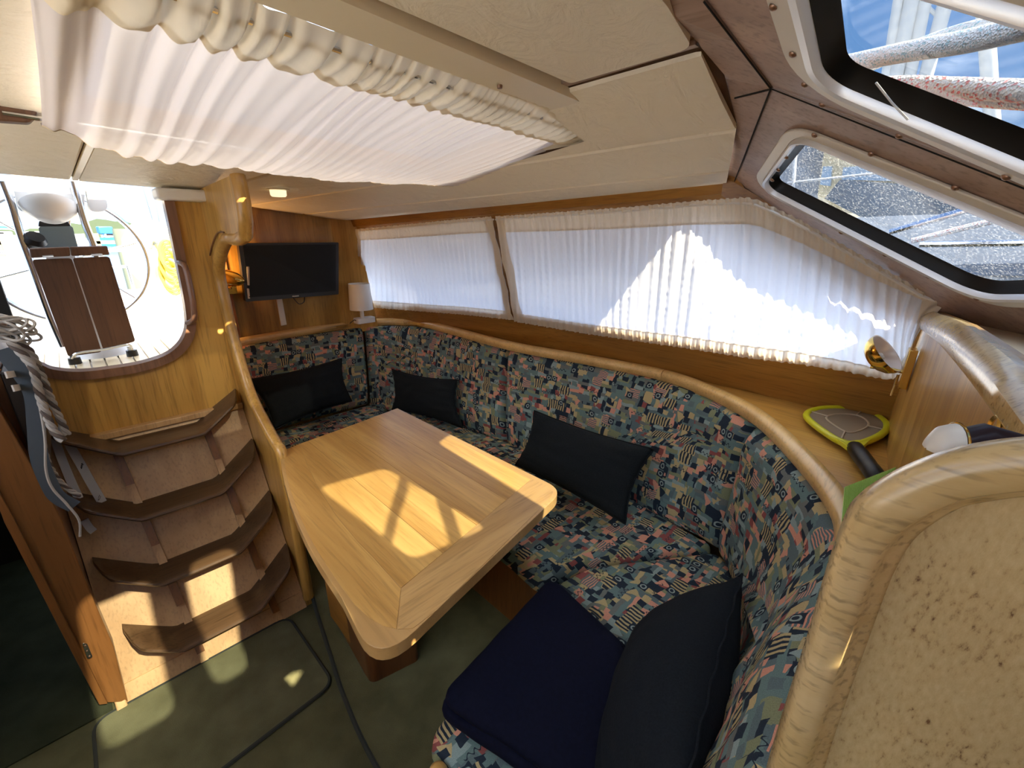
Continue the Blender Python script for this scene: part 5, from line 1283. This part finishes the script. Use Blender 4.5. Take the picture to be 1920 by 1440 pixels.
# wheel
YW = 3.35
wc = ony(128, 488, YW); wr_ = ony(278, 495, YW).x - wc.x
wh = thing('cockpit_helm', 'large thin-rimmed steering wheel in the cockpit', 'steering wheel', wc + V((0, 0, -wr_)))
obj('rim', tube([wc + V((math.cos(a), .0, math.sin(a))) * wr_ for a in [i / 72 * 6.283 for i in range(72)]], .014, n=10, closed=True), M['steel'], wh)
for k in range(6):
    a = .28 + k * math.pi / 3; obj('spoke', tube([wc, wc + V((math.cos(a), 0, math.sin(a))) * wr_], .006, n=8), M['steel'], wh)
obj('hub', lathe([(.001, -.03), (.05, -.03), (.05, .03), (.001, .03)], wc, V((0, 1, 0)), n=24), M['steel'], wh)
# life ring and rescue line
lr = onx(1, 1, 1); lc = ony(292, 478, 4.3); lrad = (ony(334, 478, 4.3) - ony(255, 478, 4.3)).length / 2 * 1.05
lt_ = thing('life_ring', 'cream life ring on the stern rail', 'life ring', lc + V((0, 0, -lrad)))
obj('ring', tube([lc + V((math.cos(a) * lrad * .78, 0, math.sin(a) * lrad * 1.25)) for a in [i / 48 * 6.283 for i in range(48)]], .085, n=16, closed=True), M['creamhull'], lt_)
for a in (.9, 2.6): obj('reflective_band', tube([lc + V((math.cos(a + d) * lrad * .78, 0, math.sin(a + d) * lrad * 1.25)) for d in (-.08, 0, .08)], .088, n=16), M['paleblue'], lt_)
yl = thing('rescue_line', 'coiled yellow rescue line hanging beside the life ring', 'rope', ony(318, 500, 4.05))
for k in range(9):
    c = ony(318 + (k % 3) * 3, 478 + k * 6, 4.05 + .01 * k); obj('coil', tube([c + V((math.cos(a) * .055, 0, math.sin(a) * .10)) for a in [i / 20 * 6.283 for i in range(20)]], .011, n=6, closed=True), M['yellow'], yl)
pr = thing('stern_rail', 'stainless stern rail with stanchions round the cockpit', 'railing', V((.3, 4.6, zt_)))
for z_ in (ony(270, 470, 4.6).z, ony(270, 500, 4.6).z): obj('rail', tube([V((-1.9, 4.6, z_)), V((.2, 4.7, z_)), V((1.5, 4.6, z_)), V((1.75, 3.4, z_))], .012, n=10), M['steel'], pr)
for x in (-1.2, -.4, .35, 1.0, 1.5): obj('stanchion', tube([V((x, 4.65, zt_ - .02)), V((x, 4.65, ony(270, 470, 4.6).z + .005))], .012, n=10), M['steel'], pr)
for nm, a, b, Y0, lb in (('backstay', (265, 340), (330, 560), 4.7, 'thin wire backstay at the right of the cockpit view'), ('backstay', (284, 340), (326, 552), 4.7, 'second thin wire stay against the clouds')):
    tag(obj(nm, tube([ony(*a, Y0), ony(*b, Y0)], .004, n=6), M['steel']), lb, 'wire')
# mooring pile, water, far shore
WZ = -1.75
pl = ony(240, 430, 6.2); 
tag(obj('mooring_pile', lathe([(.001, 0), (.13, 0), (.135, -.05), (.14, -4.0)], V((ony(241, 430, 6.2).x, 6.2, ony(228, 429, 6.2).z)), n=18), M['pile']), 'weathered greenish wooden mooring pile astern', 'pile')
tag(obj('harbour_water', nbox(-160, 160, 5.0, 200, WZ - .1, WZ), M['water'], smooth=False), 'rippled blue harbour water astern', 'water', kind='stuff')
tag(obj('harbour_water', nbox(2.6, 160, -60, 5.0, WZ - .1, WZ), M['water'], smooth=False), 'rippled harbour water alongside', 'water', kind='stuff')
bm = bmesh.new(); random.seed(3); top = []; 
xs_ = [-120 + i * 1.6 for i in range(160)]
sh_ = [V((x, 150, WZ + 2.6 + 2.4 * (noise.noise(V((x * .05, 0, 0))) + .5 * noise.noise(V((x * .3, 1, 0)))))) for x in xs_]
prism([V((xs_[0], 150, WZ - .1))] + sh_ + [V((xs_[-1], 150, WZ - .1))], V((0, 12, 0)), bm)
tag(obj('wooded_shore', bm, M['shore'], smooth=False), 'low wooded shore on the far side of the harbour', 'shore')
pier = thing('pier', 'long pale pier across the harbour', 'pier', V((-5, 46, WZ)))
obj('deck', nbox(-40, 40, 46, 48, WZ + .75, WZ + .95), M['creamhull'], pier, smooth=False)
for i in range(16): obj('post', nbox(-38 + i * 5, -37.7 + i * 5, 46, 46.3, WZ - .1, WZ + 1.5), M['pile'], pier, smooth=False)
def sailboat(x, y, L_, rot, hullm, coverm, label, mast=True):
    x *= 2.2; y *= 2.2
    t = thing('moored_boat', label, 'boat', V((x, y, WZ)), 'boats moored across the harbour'); ca_, sa_ = math.cos(rot), math.sin(rot)
    def W(a, b, z): return V((x + a * ca_ - b * sa_, y + a * sa_ + b * ca_, WZ + z))
    w_ = L_ * .15; rows = []
    for s in (0, .2, .45, .7, .88, 1):
        hw = w_ * math.sin(min(1, (1 - s) * 1.6 + .02) * 1.57) if s > .3 else w_ * .9; a = (s - .5) * L_; k = .25 * s * s + .9
        rows.append([W(a, -hw * .75, -.1), W(a, -hw, k), W(a, hw, k), W(a, hw * .75, -.1)])
    bm = grid(rows, closev=True); bm.verts.ensure_lookup_table(); bm.faces.new(bm.verts[:4]); bm.faces.new(bm.verts[-4:][::-1]); obj('hull', bm, M[hullm], t, angle=30)
    bm = bmesh.new(); obox(bm, W(-.05 * L_, 0, 1.15), V((ca_, sa_, 0)) * L_ * .22, V((-sa_, ca_, 0)) * w_ * .6, V((0, 0, .28))); obj('cabin', bm, M['white'], t, bev=.1)
    bm = bmesh.new(); obox(bm, W(-.05 * L_, 0, 1.22), V((ca_, sa_, 0)) * L_ * .18, V((-sa_, ca_, 0)) * w_ * .62, V((0, 0, .10))); obj('window_band', bm, M['black'], t)
    if mast:
        obj('mast', tube([W(.05 * L_, 0, 1), W(.05 * L_, 0, 1 + L_ * 1.25)], .07, n=8), M['alu'], t)
        obj('boom_cover', tube([W(.05 * L_, 0, 2.0), W(-.33 * L_, 0, 2.0)], .16, n=8), M[coverm], t)
    else:
        bm = bmesh.new(); obox(bm, W(-.2 * L_, 0, 1.7), V((ca_, sa_, 0)) * L_ * .18, V((-sa_, ca_, 0)) * w_ * .7, V((0, 0, .4))); obj('canopy', bm, M[coverm], t, bev=.1)
for a in ((-5.2, 30, 8, .2, 'white', 'navycanvas', 'white sailing boat at the far left with a dark boom cover'), (-3.0, 42, 9, 2.9, 'white', 'blue', 'white sailing boat just left of the pedestal with a blue boom cover'),
          (2.2, 32, 3.6, .3, 'blue', 'blue', 'small blue boat right of the folding table', False), (3.6, 34, 8, 3.0, 'white', 'red', 'white boat with a red boom cover beside the pile'),
          (7.2, 44, 10, .1, 'creamhull', 'canvas', 'cream boat beyond the mooring pile'), (10.5, 40, 9, 2.7, 'white', 'blue', 'white boat seen behind the life ring'), (-.4, 44, 9, .4, 'white', 'canvas', 'white boat behind the steering pedestal'),
          (-8.0, 24, 7, 1.2, 'white', 'red', 'white boat close by at the left edge of the opening')): sailboat(*a)

# =================================================================== OUTSIDE: NEIGHBOURING MOTOR YACHT AND RIGGING
XN = 4.2
M['covercanvas'] = mat('blue_grey_cover', (.10, .13, .17), .8)
my = thing('motor_yacht', 'neighbouring motor yacht with cream deckhouse and white deck', 'boat', V((XN + .5, -.3, WZ)))
def nx_(pts, X): return [onx(x, y, X) for x, y in pts]
def ny(nm, pts, m, X=XN, d=.5, **k): return obj(nm, prism(nx_(pts, X), V((d, 0, 0))), M[m], my, smooth=False, **k)
ny('side_deck', [(1460, 412), (1616, 407), (1750, 402), (1920, 398), (2300, 392), (2300, 640), (1400, 640), (1400, 470)], 'white', XN - .8, .3)
ny('deck_stripe', [(1790, 496), (2300, 486), (2300, 520), (1800, 516)], 'canvas', XN - .84, .03)
ny('aft_enclosure', [(1462, 318), (1496, 246), (1552, 250), (1546, 300), (1534, 372), (1552, 402), (1470, 412)], 'canvas', XN + .3, .6)
ny('deckhouse', [(1545, 285), (1600, 268), (1700, 285), (1800, 335), (1860, 362), (1860, 400), (1540, 400), (1533, 368)], 'creamhull', XN + .2, 1.0)
ny('windscreen_cover', [(1546, 372), (1575, 337), (1706, 346), (1837, 366), (1990, 387), (1990, 398), (1616, 408)], 'covercanvas', XN, .15)
M['skyglass'] = mat('painted_sky_glass', (.30, .42, .55), .15)  # sky reflection painted into the base colour
ny('window_pane', [(1581, 314), (1616, 311), (1651, 319), (1696, 340), (1578, 337)], 'skyglass', XN + .16, .05)
ny('window_pane', [(1543, 312), (1560, 312), (1557, 349), (1537, 346)], 'skyglass', XN + .16, .05)
ny('flybridge_roof', [(1500, 240), (1640, 225), (1700, 250), (1640, 262), (1500, 262)], 'white', XN, 1.4)
for a, b, r_ in (((1668, 436), (1866, 378), .022), ((1724, 459), (2100, 454), .022), ((1476, 343), (1720, 316), .008), ((1494, 255), (1484, 405), .012)):
    obj('deck_rail', tube([onx(*a, XN - 1.2), onx(*b, XN - 1.2)], r_ * .7, n=8), M['steel'] if r_ > .02 else M['white'], my)
tag(obj('red_fleck_line', tube([onx(1709, 452, 2.9), onx(1820, 424, 2.9), onx(2000, 384, 2.9)], .013, n=8), M['ropered']), 'thin red-flecked line running over the neighbouring white deck', 'rope')
hull = nbox(XN - .75, XN + 3, -6, 5, WZ - .1, -.72); obj('hull', hull, M['white'], my, smooth=False)
def dist(x, y, D): return ray(x, y).normalized() * D
for i, (a, b, r_, lb) in enumerate((((1694, -60), (1661, 142), .05, 'leftmost thin white mast beyond the windscreen'), ((1722, -60), (1680, 142), .075, 'thick white mast second from the left beyond the windscreen'), ((1748, -60), (1706, 142), .06, 'third white mast from the left beyond the windscreen'),
                                    ((1790, -60), (1734, 150), .07, 'white mast with a spreader beyond the windscreen'), ((1841, -60), (1856, 160), .07, 'separate white mast at the right, leaning the other way'))):
    t = thing('mast', lb, 'mast', dist(*b, 8.0)); obj('spar', tube([dist(*b, 8.0) + (dist(*b, 8.0) - dist(*a, 8.0)) * 1.2, dist(*a, 8.0) + (dist(*a, 8.0) - dist(*b, 8.0)) * 1.5], r_, n=12), M['white'], t)
    if i == 3: obj('spreader', tube([dist(1724, 0, 8.0), dist(1761, 33, 8.0)], .02, n=6), M['white'], t)
    if i == 1: obj('shroud', tube([dist(1700, -60, 8.1), dist(1664, 120, 8.1)], .008, n=6), M['steel'], t)
def ropeA(name, pts, k, r_, m, label):
    P_ = smooth_path([pA(x, y) * k for x, y in pts], 8); P_ = [P_[0] + (P_[0] - P_[8]).normalized() * .7] + P_ + [P_[-1] + (P_[-1] - P_[-9]).normalized() * .5]; tag(obj(name, tube(P_, r_, n=14), M[m]), label, 'rope')
ropeA('dock_line', [(1500, 132), (1592, 118), (1700, 97), (1810, 78), (1920, 52), (2060, 20)], 1.26, .0128, 'ropeblue', 'thick white rope with blue flecks crossing outside the windscreen')
ropeA('dock_line', [(1640, 120), (1730, 82), (1830, 52), (1920, 40), (2060, 0)], 1.34, .0088, 'ropeblue', 'thinner white and blue rope behind the thick one outside the windscreen')
ropeA('dock_line', [(1560, 168), (1680, 160), (1780, 164), (1900, 170), (2060, 176)], 1.24, .0130, 'ropered', 'white rope with red checks low across the windscreen')
ropeA('dock_line', [(1620, 178), (1760, 180), (1900, 188), (2060, 196)], 1.22, .0105, 'ropered', 'second white rope lying just below the red-checked one')
P_ = [pA(1640, 158) - nA * .002, pA(1706, 206) - nA * .004]
tag(obj('loose_thread', tube([pA(1645, 152) - nA * .002, pA(1680, 184) - nA * .006, pA(1718, 207) - nA * .012], .0014, n=5), M['label']), 'stray pale thread stuck on the black windscreen gasket', 'thread')

# =================================================================== lift the whole boat so that the sole lies at z = 0
for o in [o for o in bpy.data.objects if o.parent is None]: o.location.z += H
